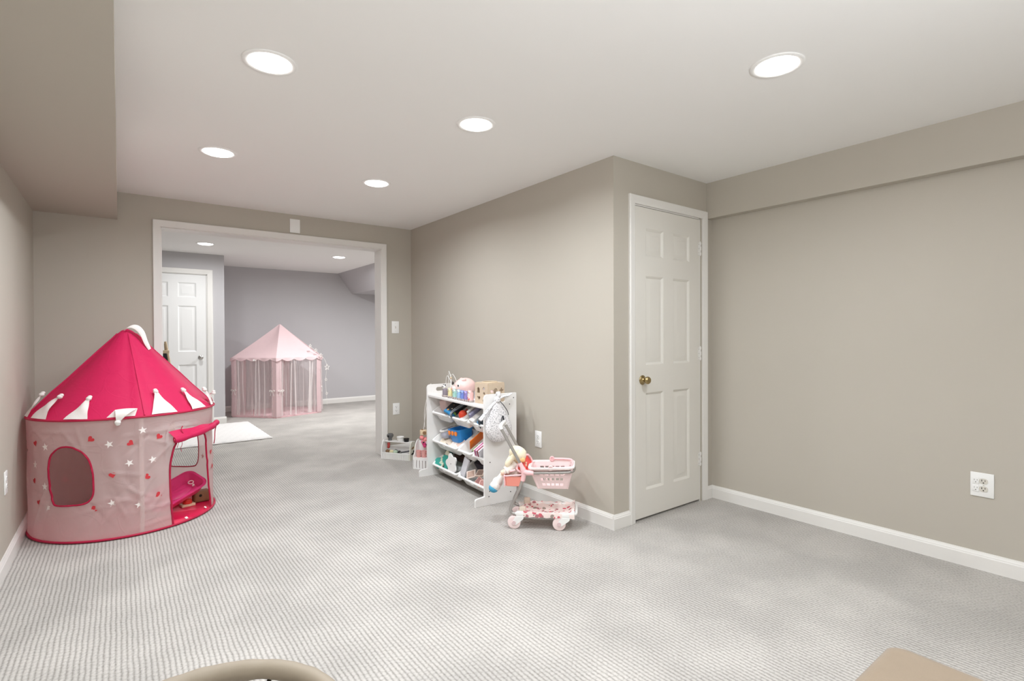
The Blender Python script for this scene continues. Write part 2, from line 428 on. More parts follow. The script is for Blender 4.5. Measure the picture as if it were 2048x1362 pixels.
def panel_door(name, x0, x1, z0, z1, y, cols, rows, knob, knob_mat, jamb=True, hinges=None, paint=None):
    paint = paint or DOORW
    d = struct(name, M=T(0, y, 0))
    if jamb:
        bm = NB()
        box2(bm, (x0 - .012, .002, 0), (x0 - .002, .11, z1 + .012)); box2(bm, (x1 + .002, .002, 0), (x1 + .012, .11, z1 + .012)); box2(bm, (x0 - .012, .002, z1 + .004), (x1 + .012, .11, z1 + .012))
        obj('jamb', bm, TRIM, d, 0)
        bm = NB(); box2(bm, (x0 - .002, .05, z0), (x1 + .002, .06, z1 + .004)); obj('stop', bm, GAPM, d, 0)
    # leaf: slab plus a face plate pierced for the six panels
    A = Matrix(((1, 0, 0, 0), (0, 0, 1, 0), (0, 1, 0, 0), (0, 0, 0, 1)))
    bm = NB()
    box2(bm, (x0, .013, z0), (x1, .038, z1))
    holes = [[(a, c), (b, c), (b, dd), (a, dd)] for a, b in cols for c, dd in rows]
    plate(bm, [(x0, z0), (x1, z0), (x1, z1), (x0, z1)], holes, .012, A)
    obj('leaf', bm, paint, d, 0)
    src = {}
    for a, b in cols:
        for c, dd in rows:
            key = (round(b - a, 3), round(dd - c, 3))
            if key not in src:
                w, h = b - a, dd - c
                bm = NB(); R = []
                for ins, yy in ((0, .0005), (.006, .004), (.014, .0115), (.020, .0115), (.045, .003), (.05, .003)):
                    R.append([(ins, yy, ins), (w - ins, yy, ins), (w - ins, yy, h - ins), (ins, yy, h - ins)])
                rings(bm, R, cap0=False)
                src[key] = obj('panel', bm, paint, d, 20, T(a, 0, c))
            else: inst(src[key], 'panel', d, T(a, 0, c))
    kx, kz = knob
    bm = NB(); K = T(kx, 0, kz) @ RX(90)
    lathe(bm, [(.001, .047), (.012, .0465), (.020, .043), (.0245, .036), (.025, .030), (.022, .022), (.013, .016), (.0105, .012), (.0105, .006)], 24, K @ T(0, 0, .012))
    kn = obj('door_knob', bm, knob_mat, d, 40, label='round metal door knob')
    bm = NB(); lathe(bm, [(.031, 0), (.031, .004), (.027, .008), (.018, .011), (.012, .018)], 24, K); obj('rosette', bm, knob_mat, kn, 40)
    bm = NB(); box2(bm, (x0 - .0035, -.001, kz - .028), (x0 - .0005, .01, kz + .028)); 
    if hinges: obj('latch_plate', bm, GAPM, d, 0)
    else: bm.free()
    for hz in hinges or []:
        bm = NB(); cyl(bm, (x1 + .003, -.006, hz - .045), (x1 + .003, -.006, hz + .045), .0065, seg=10)
        ball(bm, (x1 + .003, -.006, hz + .047), .005, 8); ball(bm, (x1 + .003, -.006, hz - .047), .005, 8)
        box2(bm, (x1 - .014, -.0025, hz - .044), (x1 + .022, 0, hz + .044))
        hg = obj('hinge', bm, TRIM, d, 40)
        bm = NB()
        for k in (-.020, .022): box2(bm, (x1 + .0005, -.0135, hz + k - .009), (x1 + .0045, -.0115, hz + k + .007))
        for k in (-.03, 0, .03): cyl(bm, (x1 - .008, -.0024, hz + k), (x1 - .008, -.0036, hz + k), .003, seg=8)
        obj('hinge_pin', bm, STEEL, hg, 40)
    return d
panel_door('door_1', DX0, DX1, .014, DZ - .004, YD, [(2.742, 2.927), (3.034, 3.222)], [(.19, .826), (1.008, 1.590), (1.717, 1.900)], (2.706, .912), BRASS, hinges=(1.824, 1.070, .307))
panel_door('door_2', D2X0, D2X1, .012, D2Z - .004, Y2, [(.300, .515), (.622, .834)], [(.20, .832), (1.005, 1.620), (1.736, 1.933)], (.880, .922), CHROME, paint=mat('bright_white_door_paint', 'e2e2e1', .45, .012, 6, .03, 60))

# ------------------------------------------------------------------ recessed ceiling lamps
LENS = emit_mat('lamp_lens', (1, .985, .96), 6)
TRIMR = mat('lamp_trim_white', 'f0efed', .4, .01)
def lamp(x, y, z, label, power, col, spread=LAMP_SPREAD):
    t = thing('recessed_light', label, 'ceiling light', (x, y, z), 'recessed ceiling lights')
    bm = NB(); lathe(bm, [(.102, 0), (.102, -.003), (.098, -.0055), (.086, -.0055), (.081, -.003), (.081, 0)], 48, cap=False)
    obj('trim_ring', bm, TRIMR, t, 40)
    bm = NB(); lathe(bm, [(.081, -.001), (.079, -.005), (.070, -.010), (.050, -.013), (.001, -.014)], 48); obj('lens', bm, LENS, t, 40)
    bm = NB(); lathe(bm, [(.1045, -.0004), (.1045, -.0012), (.1018, -.0012), (.1018, -.0004)], 48, cap=False); obj('outer_lip', bm, TRIMR, t, 40)  # thin outer lip in the same white as the trim ring
    ld = bpy.data.lights.new('lamp', 'AREA'); ld.shape = 'DISK'; ld.size = .13; ld.energy = power; ld.color = col
    ld.spread = math.radians(spread)
    lo = bpy.data.objects.new('lamp_glow', ld); COL.objects.link(lo); lo.parent = t; lo.location = (0, 0, -.0145)
    return t
WARM = (.935, .98, 1.035); COOL = (.975, .99, 1)
lamp(.494, 2.269, ZC, 'recessed ceiling light nearest the left soffit, large round white lens', LAMP_W, WARM)
lamp(2.166, 1.056, ZC, 'recessed ceiling light on the right, alone in front of the closet door', LAMP_W, WARM)
lamp(1.498, 2.290, ZC, 'recessed ceiling light in the middle, between the soffit and the jutting wall corner', LAMP_W, WARM)
lamp(.480, 3.550, ZC, 'recessed ceiling light above the crimson castle tent, beside the soffit', LAMP_W, WARM)
lamp(1.491, 3.593, ZC, 'recessed ceiling light above the wide opening, nearest the blank wall plate', LAMP_W, WARM)
lamp(.843, 7.292, ZC2, 'small recessed ceiling light seen through the opening, above the far white door', LAMP2_W * .6, COOL, 175)
lamp(2.513, 7.426, ZC2, 'small recessed ceiling light seen through the opening, near the sloped soffit', LAMP2_W * 1.5, COOL, 175)
lamp(.49, .95, ZC, 'added unseen ceiling light beside the left soffit, above the frame near the camera', LAMP_W, WARM)  # unseen lamp added on the row spacing to help light the room
lamp(.80, -1.0, ZC, 'added unseen ceiling light behind the camera near the back wall', LAMP_W, WARM)  # unseen extra lamp, added because the visible ones left the ceiling dim
# invented fill light, added behind the camera and aimed up to brighten the ceiling
fd = bpy.data.lights.new('ceiling_fill', 'AREA'); fd.shape = 'DISK'; fd.size = .35; fd.energy = FILL_W; fd.color = (.94, .98, 1.03)
fo = bpy.data.objects.new('ceiling_fill', fd); COL.objects.link(fo); fo.matrix_world = T(.75, -.75, 1.55) @ RX(165)
lamp(4.2, 7.0, 1.978, 'added ceiling fill light in the next room under the low soffit, out of view', LAMP2_W * 1.9, COOL, 178)  # extra lamp out of view, added to brighten the next room

# ------------------------------------------------------------------ wall plates
def outlet(label, M, w=.073, h=.118, rx=0, rm=PLW, cover=False):
    t = thing('wall_outlet', label, 'outlet', M)
    bm = NB(); t2 = NB()
    box(bm, (0, -.003, 0), (w, .006, h), .0025); t2.free()
    obj('cover_plate', bm, PLW, t)
    for sz in (.0195, -.0195):
        bm = NB(); plate(bm, rrect(.034, .028, .0125, seg=5), [], .0025, T(rx, -.006, sz) @ RX(90))
        r = obj('receptacle', bm, rm, t, 40)
        bm = NB()
        box2(bm, (rx - .008, -.0088, sz - .001), (rx - .005, -.0084, sz + .0085)); box2(bm, (rx + .005, -.0088, sz), (rx + .0075, -.0084, sz + .0075))
        cyl(bm, (rx, -.0084, sz - .0075), (rx, -.0088, sz - .0075), .003, seg=8)
        obj('slots', bm, HOLE, r, 0)
    bm = NB(); cyl(bm, (rx, -.006, 0), (rx, -.0075, 0), .003, seg=10); obj('screw', bm, PLG, t, 40)
    if cover:
        for sz in (.0195, -.0195):
            bm = NB(); box(bm, (rx - .030, -.0075, sz), (.026, .003, .034), .001)
            s = obj('safety_slide', bm, PLW, t)
            bm = NB(); box2(bm, (rx - .036, -.0093, sz), (rx - .0345, -.0089, sz + .007)); box2(bm, (rx - .025, -.0093, sz), (rx - .0235, -.0089, sz + .007)); cyl(bm, (rx - .030, -.0089, sz - .008), (rx - .030, -.0093, sz - .008), .0022, seg=8)
            obj('slide_holes', bm, HOLE, s, 0)
    return t
outlet('white outlet with grey sockets and sliding safety covers low on the right wall', T(XR, .669, .434) @ RZ(-90), .092, .122, .006, PLG, True)
outlet('white double outlet low on the jutting wall above the toy cart', T(XM, 2.908, .448) @ RZ(-90))
outlet('white double outlet low beside the wide opening, under the light switch', T(2.258, YF, .458))
outlet('white outlet on the left wall at the frame edge, beside the castle tent', T(XL, 3.740, .450) @ RZ(90))
t = thing('light_switch', 'white light switch on the wall right of the wide opening', 'switch', T(2.254, YF, 1.293))
bm = NB(); box(bm, (0, -.003, 0), (.078, .006, .124), .0025); obj('cover_plate', bm, PLW, t)
bm = NB(); box2(bm, (-.006, -.0068, -.013), (.006, -.0058, .013)); obj('toggle_slot', bm, PLG, t, 0)
bm = NB(); box(bm, (0, -.011, .004), (.007, .016, .010), .002, RX(-25)); obj('toggle', bm, PLW, t)
for s in (1, -1):
    bm = NB(); cyl(bm, (0, -.006, s * .04), (0, -.0072, s * .04), .003, seg=8); obj('screw', bm, PLG, t)
t = thing('blank_plate', 'blank white wall plate above the wide opening, just under the ceiling', 'wall plate', T(1.281, YF, 2.206))
bm = NB(); box(bm, (0, -.004, 0), (.088, .008, .124), .003); obj('cover_plate', bm, PLW, t)
for s in (1, -1):
    bm = NB(); cyl(bm, (0, -.008, s * .04), (0, -.0088, s * .04), .0025, seg=8); obj('screw', bm, PLW, t)

# ------------------------------------------------------------------ crimson castle tent
TC = Vector((.040, 4.372, 0)); TR = .498; ZRIM = .715
def sd_poly(px, py, poly):
    """signed distance (negative inside) and nearest boundary point"""
    best = 1e9; bp = None; ins = False
    n = len(poly)
    for i in range(n):
        ax, ay = poly[i]; bx, by = poly[(i + 1) % n]
        ex, ey = bx - ax, by - ay
        t = max(0, min(1, ((px - ax) * ex + (py - ay) * ey) / (ex * ex + ey * ey + 1e-12)))
        qx, qy = ax + ex * t, ay + ey * t
        d = (px - qx) ** 2 + (py - qy) ** 2
        if d < best: best = d; bp = (qx, qy)
        if (ay > py) != (by > py) and px < (bx - ax) * (py - ay) / (by - ay) + ax: ins = not ins
    d = math.sqrt(best)
    return (-d if ins else d), bp
def castle_tent():
    t = thing('castle_play_tent', 'crimson-roofed pop-up castle tent with sheer pink walls of hearts and stars', 'play tent', TC)
    rad = math.radians
    def wallr(phi, z):
        k = z / ZRIM
        r = TR - .006 * math.sin(PI * k) + .003 * math.sin(phi * 9 + 4 * k) * math.sin(PI * k) + .0022 * math.sin(phi * 23 + 11 * k + 2 * math.sin(phi * 5)) * math.sin(PI * k)
        for c in (7, 97, 187, 277):
            dphi = (phi - rad(c) + PI) % (2 * PI) - PI
            r += .006 * math.exp(-(dphi / .05) ** 2)
        return r
    rng = random.Random(5)
    CR = [(rng.uniform(-1.6, 1.6), rng.uniform(.05, .66), rng.uniform(-1.3, 1.3), rng.uniform(.06, .2), rng.choice((-1, 1, 1)) * rng.uniform(.003, .0075)) for _ in range(54)]
    def crease(phi, z):
        d = 0
        for c, z0, an, ln, am in CR:
            x, y = (phi - c) * TR, z - z0
            if abs(x) > .25 or abs(y) > .25: continue
            ca, sa = math.cos(an), math.sin(an)
            al, ac = x * ca + y * sa, -x * sa + y * ca
            d += am * math.exp(-(al / ln) ** 2 - (ac / .009) ** 2)
        return d
    def P(phi, z, off=0):
        r = wallr(phi, z) + crease(phi, z) * min(1, z / .06, (ZRIM - z) / .06 + .01) + off
        return Vector((r * math.sin(phi), -r * math.cos(phi), z))
    deg = lambda L: [(rad(a) * TR, z) for a, z in L]
    win = [(p.x, p.y) for p in spline([(a, z, 0) for a, z in deg([(-47.9, .504), (-41.7, .556), (-35, .565), (-28.2, .545), (-23.1, .492), (-20.7, .416), (-20.2, .345), (-20.5, .281), (-23.1, .241), (-27.9, .226), (-36.9, .223), (-43.9, .226), (-47.7, .259), (-48.7, .317), (-49.2, .413)])], 4, True)]
    door_o = [(26.4, .012), (25.3, .15), (25.0, .269), (25.3, .394), (27.4, .494), (30.5, .545), (36, .575), (43, .588), (50, .584), (56.5, .556), (60, .510), (61.8, .423), (63.6, .312), (65, .17), (66.7, .082), (67.2, .012)]
    dsp = [(p.x, p.y) for p in spline([(a, z, 0) for a, z in deg(door_o)], 4)]
    door = dsp + [(dsp[-1][0], -.05), (dsp[0][0], -.05)]
    bw = [(122.8, .522), (119.6, .44), (119, .286), (121.6, .228), (126.4, .209), (136.7, .203), (147, .208), (151, .24), (152, .32), (151.5, .44), (147, .53), (138, .56), (129, .555)]
    bwin = [(p.x, p.y) for p in spline([(a, z, 0) for a, z in deg(bw)], 4, True)]
    holes = [win, door, bwin]
    bb = [(min(p[0] for p in h) - .03, max(p[0] for p in h) + .03, min(p[1] for p in h) - .03, max(p[1] for p in h) + .03) for h in holes]
    NU, NV = 360, 64
    bm = NB(); V = {}; S = {}; uv = {}
    for j in range(NV + 1):
        z = .008 + (ZRIM - .008) * j / NV
        for i in range(NU):
            phi = -PI + 2 * PI * i / NU + rad(180 - 1e-3) * 0
            s = phi * TR; sd = 1; bp = None
            for h, b in zip(holes, bb):
                if b[0] < s < b[1] and b[2] < z < b[3]:
                    d, q = sd_poly(s, z, h)
                    if d < sd: sd, bp = d, q
            S[i, j] = sd; uv[i, j] = (s, z, bp)
    for j in range(NV):
        for i in range(NU):
            q = [(i, j), ((i + 1) % NU, j), ((i + 1) % NU, j + 1), (i, j + 1)]
            if all(S[k] < 0 for k in q): continue
            f = []
            for k in q:
                if k not in V:
                    s, z, bp = uv[k]
                    if S[k] < 0: s, z = bp
                    V[k] = bm.verts.new(P(s / TR, z))
                f.append(V[k])
            try: bm.faces.new(f)
            except ValueError: pass
    obj('wall_cloth', bm, TENTW, t, 60)
    def strip(path, w, off, closed, m, nm):
        bm = NB(); tube(bm, [P(s / TR, z, off) for s, z in path], w, 6, closed, flat=1); obj(nm, bm, m, t, 60)
    strip(win, .0052, .001, True, CRIM, 'window_binding')
    strip(bwin, .0042, .001, True, CRIM, 'window_binding')
    strip(dsp, .0062, .001, False, CRIM, 'door_binding')
    for c in (7, 97, 187, 277):
        bm = NB(); grid(bm, lambda u, v, c=c: P(rad(c) + (u - .5) * .045, .02 + .69 * v, .0015), 3, 12); obj('pole_sleeve', bm, TENTW, t, 60)
    # floor and hoops
    bm = NB(); lathe(bm, [(.001, .012), (.36, .012), (.488, .012), (.503, .010), (.506, .004), (.500, .001), (.001, .001)], 72, cap=False); obj('floor_cloth', bm, CRIMF, t, 40)
    bm = NB(); tube(bm, [(.505 * math.sin(a), -.505 * math.cos(a), .010) for a in [2 * PI * k / 90 for k in range(90)]], .0065, 8, True); obj('base_hoop', bm, CRIM, t, 60)
    bm = NB(); tube(bm, [(.507 * math.sin(a), -.507 * math.cos(a), ZRIM + .004 * math.cos(a)) for a in [2 * PI * k / 90 for k in range(90)]], .006, 8, True); obj('rim_hoop', bm, CRIM, t, 60)
    # roof
    prof = [(.508, .716), (.500, .727), (.45, .783), (.38, .860), (.30, .948), (.22, 1.037), (.14, 1.127), (.08, 1.194), (.052, 1.226), (.030, 1.246), (.006, 1.258)]
    def roof_r(phi, k):
        r = prof[k][0]
        w = math.sin(PI * k / (len(prof) - 1))
        ridge = max(math.exp(-((((phi - rad(c) + PI) % (2 * PI) - PI)) / .09) ** 2) for c in (9, 99, 189, 279))
        return r * (1 - .045 * w + .06 * w * ridge) + .0022 * w * math.sin(phi * 17 + 2.5 * k) + .0018 * w * math.sin(phi * 31 - 4 * k)
    bm = NB()
    rings(bm, [[(roof_r(2 * PI * i / 144, k) * math.sin(2 * PI * i / 144), -roof_r(2 * PI * i / 144, k) * math.cos(2 * PI * i / 144), prof[k][1]) for i in range(144)] for k in range(len(prof))], cap0=False)
    bm.normal_update(); obj('roof', bm, ROOFC, t, 60)
    for c in (9, 99, 189, 279):
        bm = NB()
        tube(bm, [(roof_r(rad(c), k) * math.sin(rad(c)) * 1.004, -roof_r(rad(c), k) * math.cos(rad(c)) * 1.004, prof[k][1] + .001) for k in range(1, 9)], .004, 6); obj('roof_seam', bm, ROOFC, t, 60)
    def cone(phi, h, off=.006):
        """point on the roof: h=0 rim .. 1 apex"""
        r = .503 * (1 - h) + .045 * h; z = .724 + h * (1.232 - .724)
        r -= .012 * math.sin(PI * h)
        return Vector(((r + off * .74) * math.sin(phi), -(r + off * .74) * math.cos(phi), z + off * .67))
    def pennant(a0, a1, tip, bend=None):
        """cloth triangle sewn to the rim from a0 to a1 degrees with a knotted tip"""
        A = [cone(rad(a0 + (a1 - a0) * i / 8), 0) for i in range(9)]
        tp = Vector(tip); mid = (A[0] + A[8]) / 2
        bm = NB(); nv = 9
        def fn(u, v):
            b = A[round(u * 8)]
            wv = (1 - v) ** 1.15
            c = mid.lerp(tp, v) if bend is None else (mid * (1 - v) ** 2 + Vector(bend) * 2 * v * (1 - v) + tp * v * v)
            p = c + (b - mid) * (wv + .12 * v)
            p += Vector((p.x, p.y, .25)).normalized() * (.006 * math.sin(PI * u) * math.sin(PI * v) + .003 * math.sin(v * 9 + u * 5))
            return p
        grid(bm, fn, 9, nv)
        o = obj('pennant', bm, WHITEC, t, 60)
        bm = NB(); ball(bm, tp, (.015, .012, .013), 10)
        d = (tp - mid).normalized(); ball(bm, tp + d * .012, (.012, .009, .010), 8)
        obj('knot', bm, WHITEC, o, 60)
    def on(phi, h, off=.012): return tuple(cone(rad(phi), h, off))
    pennant(-86, -74, tuple(cone(rad(-84), .20, .035)), on(-78, .15, .03))
    pennant(-66, -50, on(-53, .215, .02), on(-60, .14, .02))
    pennant(-37, -22.5, on(-27.5, .205))
    def fold_pennant(a0, a1, tipa):
        A, B = cone(rad(a0), 0, .008), cone(rad(a1), 0, .008)
        C_, D_ = cone(rad(a0 + 4.5), .055, .030), cone(rad(a1 + 1.5), .055, .030)
        tp = P(rad(tipa), .700, .028)
        bm = NB(); grid(bm, lambda u, v: A.lerp(B, u).lerp(C_.lerp(D_, u), v) + Vector((0, 0, .004 * math.sin(PI * u) * v)), 9, 4)
        grid(bm, lambda u, v: (C_.lerp(D_, u) + Vector((0, 0, .004 * math.sin(PI * u)))).lerp(tp, v) * (1 - v) ** 0 + Vector((0, -.018 * math.sin(PI * v), .012 * math.sin(PI * v))) + (C_.lerp(D_, u) - C_.lerp(D_, .5)) * .14 * v, 9, 9)
        o = obj('pennant', bm, WHITEC, t, 60)
        bm = NB(); ball(bm, tp, (.017, .012, .014), 10); ball(bm, tp - Vector((0, 0, .010)), (.013, .010, .010), 8); obj('knot', bm, WHITEC, o, 60)
    fold_pennant(-12, 3.5, -5.8)
    pennant(13, 30, on(20.5, .235, .02))
    pennant(42, 58, on(46.5, .215, .02))
    pennant(67, 76, on(68, .15, .05), on(74, .15, .04))
    pennant(80, 94, tuple(cone(rad(86), .07, .05)), on(88, .12, .03))
    for a in (118, 148, 178, 208, 238): pennant(a - 8, a + 8, on(a, .21))
    # flag folded over the apex
    pts = spline([(-.012, -.03, 1.248), (-.004, -.05, 1.262), (.020, -.06, 1.272), (.05, -.07, 1.262), (.078, -.075, 1.225), (.098, -.085, 1.165), (.120, -.088, 1.118)], 4)
    bm = NB(); n = len(pts)
    wd = [.007 + .022 * math.sin(PI * min(1, .15 + .75 * i / n)) for i in range(n)]
    grid(bm, lambda u, v: pts[round(v * (n - 1))] + Vector((.9, .25, .75)).normalized() * (u - .3) * wd[round(v * (n - 1))] * 1.2 + Vector((0, -.004 * math.sin(u * PI), 0)), 5, n)
    obj('apex_flag', bm, WHITEC, t, 60)
    bm = NB(); grid(bm, lambda u, v: (Vector((.004, -.035, 1.245)).lerp(Vector((.10, -.075, 1.135)), v) + Vector((.012, .012, .022)) * (u) * math.sin(PI * v)), 3, 10); obj('apex_flap', bm, CRIM, t, 60)
    # rolled up door flap with ties
    R = [(P(rad(a), .552 + (a - 26) * .00085, .030)) for a in range(26, 80, 3)]
    bm = NB(); tube(bm, R, [.0205 + .002 * math.sin(i * 1.1) for i in range(len(R) - 4)] + [.013, .019, .020, .014], 12); o = obj('door_roll', bm, ROOFC, t, 60)
    bm = NB(); cyl(bm, R[0] - Vector((.0045, .0006, 0)), R[0] + Vector((.003, 0, 0)), .014, seg=12); obj('roll_end', bm, CRIM, o, 60)
    bm = NB(); grid(bm, lambda u, v: P(rad(23.5 + 42 * u), .610 - .012 * abs(u - .4), .003).lerp(P(rad(25.5 + 42 * u), .568 + .027 * u, .040), v) + Vector((0, 0, .004 * math.sin(u * 11))), 16, 4); obj('door_flap_top', bm, ROOFC, t, 60)
    def tie(pts, r=.0035):
        bm = NB(); tube(bm, spline(pts, 4), r, 6, flat=.45); obj('tie', bm, CRIM, t, 60)
    tie([P(rad(30.5), .556, .03), P(rad(31.2), .52, .03), P(rad(30.6), .495, .026), P(rad(31.4), .47, .022)])
    tie([P(rad(30.0), .556, .03), P(rad(28.9), .53, .028), P(rad(28.4), .50, .02)])
    tie([P(rad(32), .588, .03), P(rad(31.6), .612, .02), P(rad(33.2), .630, .012)])
    tie([P(rad(54.5), .58, .03), P(rad(57), .54, .012), P(rad(59.5), .50, .006), P(rad(60.6), .47, .005)])
    tie([P(rad(78), .575, .03), P(rad(81), .53, .02), P(rad(80), .47, .015), P(rad(83), .43, .012)])
    for a in (38, 63): 
        bm = NB(); box(bm, (0, 0, 0), (.020, .003, .016), .001, T(*(P(rad(a), .022, -.012 if a == 38 else -.02))) @ RZ(a + 8) @ RX(-50)); obj('hook_tab', bm, WHITEC, t, 0)
    # printed hearts and stars, each its own thin piece
    bm = NB(); plate(bm, heart_pts(.0195), [], .0008); hm = bm
    bm = NB(); plate(bm, star_pts(.024, .0095), [], .0008); sm = bm
    first = {}
    def stick(kind, src, m, a, z, rot, sc=1):
        r = P(rad(a), z, .0016)
        M = T(*r) @ RZ(a) @ RX(90) @ Matrix.Rotation(rad(rot), 4, 'Z') @ Matrix.Diagonal((sc, sc, 1, 1))
        if kind not in first: first[kind] = obj(kind, src, m, t, 0, M)
        else: inst(first[kind], kind, t, M)
    Hs = [(-63.1, .578, 20), (-21.2, .607, -50), (.8, .566, 55), (17.8, .585, -40), (-67.4, .35, 30), (-9.3, .387, 10), (10.2, .348, -60), (-59, .232, 15), (-20.1, .195, -55), (17.1, .223, -60), (68.5, .396, 10), (-95, .45, 30), (-88, .2, 10), (72, .29, 200),
          (100, .35, 20), (165, .5, 40), (176, .2, 70), (200, .42, 10), (225, .22, 60), (240, .55, 0)]
    Ss = [(-51.8, .563, 10), (-64.8, .449, 0), (-11, .57, 20), (7.7, .637, 5), (.1, .447, 25), (13.7, .448, 12), (-53.4, .329, 0), (-51.6, .206, 10), (-9.7, .219, 15), (5.3, .189, 8), (112, .30, 0), (108, .55, 10), (-80, .33, 0), (-84, .6, 20),
          (160, .33, 0), (185, .6, 0), (195, .28, 20), (215, .5, 10), (232, .38, 0)]
    for a, z, r in Hs: stick('heart', hm, HEART, a, z, r)
    for a, z, r in Ss: stick('star', sm, STARW, a, z, r)
castle_tent()

# toys lying inside the castle tent
def toy_tray():
    """pink doll bath tilted on its side; frame from the corner points it shows"""
    A, B, Cc = Vector((.485, 4.24, .150)), Vector((.484, 4.40, .236)), Vector((.255, 4.13, .062))
    L = (Cc - A); Lx = L.normalized(); Wv = (B - A); Wv -= Lx * Wv.dot(Lx); Wy = Wv.normalized(); Nz = Lx.cross(Wy)
    if Nz.z < 0: Nz = -Nz
    M = Matrix((Lx, Wy, Nz)).transposed().to_4x4(); M.translation = A + Vector((.018, .004, .018))
    t = thing('doll_bath', 'hot pink plastic doll bath tilted inside the castle tent doorway', 'toy', M)
    l, w = .375, .205; cx, cy = l / 2, w / 2
    def rr(ins, r, z): return [(x, y, z) for x, y in rrect(l - 2 * ins, w - 2 * ins, r, cx, cy, 6)]
    bm = NB(); rings(bm, [rr(.035, .03, -.062), rr(.012, .045, -.01), rr(.008, .048, 0), rr(-.002, .055, .002), rr(-.002, .055, .008), rr(.014, .045, .008), rr(.018, .042, -.005), rr(.042, .03, -.054)])
    obj('tub', bm, MAG, t, 40)
    bm = NB(); grid(bm, lambda u, v: (.07 + .17 * u, cy + (v - .5) * .07 * math.sin(PI * (.1 + .8 * u)), -.052 + .014 * math.sin(PI * u) * math.sin(PI * v)), 12, 6); obj('seat_bump', bm, MAG, t, 60)
    bm = NB(); tube(bm, [(.055 + .016 * math.cos(a), cy + .02 + .016 * math.sin(a), -.03) for a in [2 * PI * k / 16 for k in range(16)]], .004, 6, True); ball(bm, (.06, cy - .012, -.035), (.010, .008, .012), 8); obj('tap', bm, PINKP, t, 60)
toy_tray()
t = thing('wooden_block', 'chunky brown wooden block under the tilted pink doll bath', 'toy', T(.462, 4.365, .0125) @ RZ(8))
bm = NB(); box(bm, (0, 0, .040), (.105, .075, .080), .014, seg=3); obj('body', bm, BROWNW, t, 60)
bm = NB(); ball(bm, (-.012, -.037, .050), (.010, .004, .010), 10); obj('eye', bm, HOLE, t, 60)
t = thing('stacking_toy', 'red stacking toy on a pale wooden base under the pink doll bath', 'toy', T(.372, 4.30, .0125) @ RZ(14))
bm = NB(); box(bm, (0, 0, .009), (.085, .06, .018), .003); obj('wood_base', bm, WOOD, t)
bm = NB(); lathe(bm, [(.001, .018), (.028, .018), (.031, .024), (.028, .031), (.026, .031), (.027, .037), (.023, .045), (.021, .045), (.018, .055), (.001, .056)], 20); obj('ring_stack', bm, REDP, t, 50)
bm = NB(); lathe(bm, [(.001, .056), (.007, .056), (.008, .064), (.001, .069)], 12); obj('peg', bm, STEEL, t, 50)
t = tag(obj('plush_toy', (lambda b: (ball(b, (0, 0, .08), (.055, .05, .075), 14), ball(b, (.085, .01, .075), (.04, .04, .062), 12), b)[2])(NB()), mat('tan_plush', 'd8b9a0', .95, .06, 60, .6, 200, sheen=.3), None, 60, T(.315, 4.50, .012)), 'tan round plush behind the pink doll bath in the castle tent', 'plush')

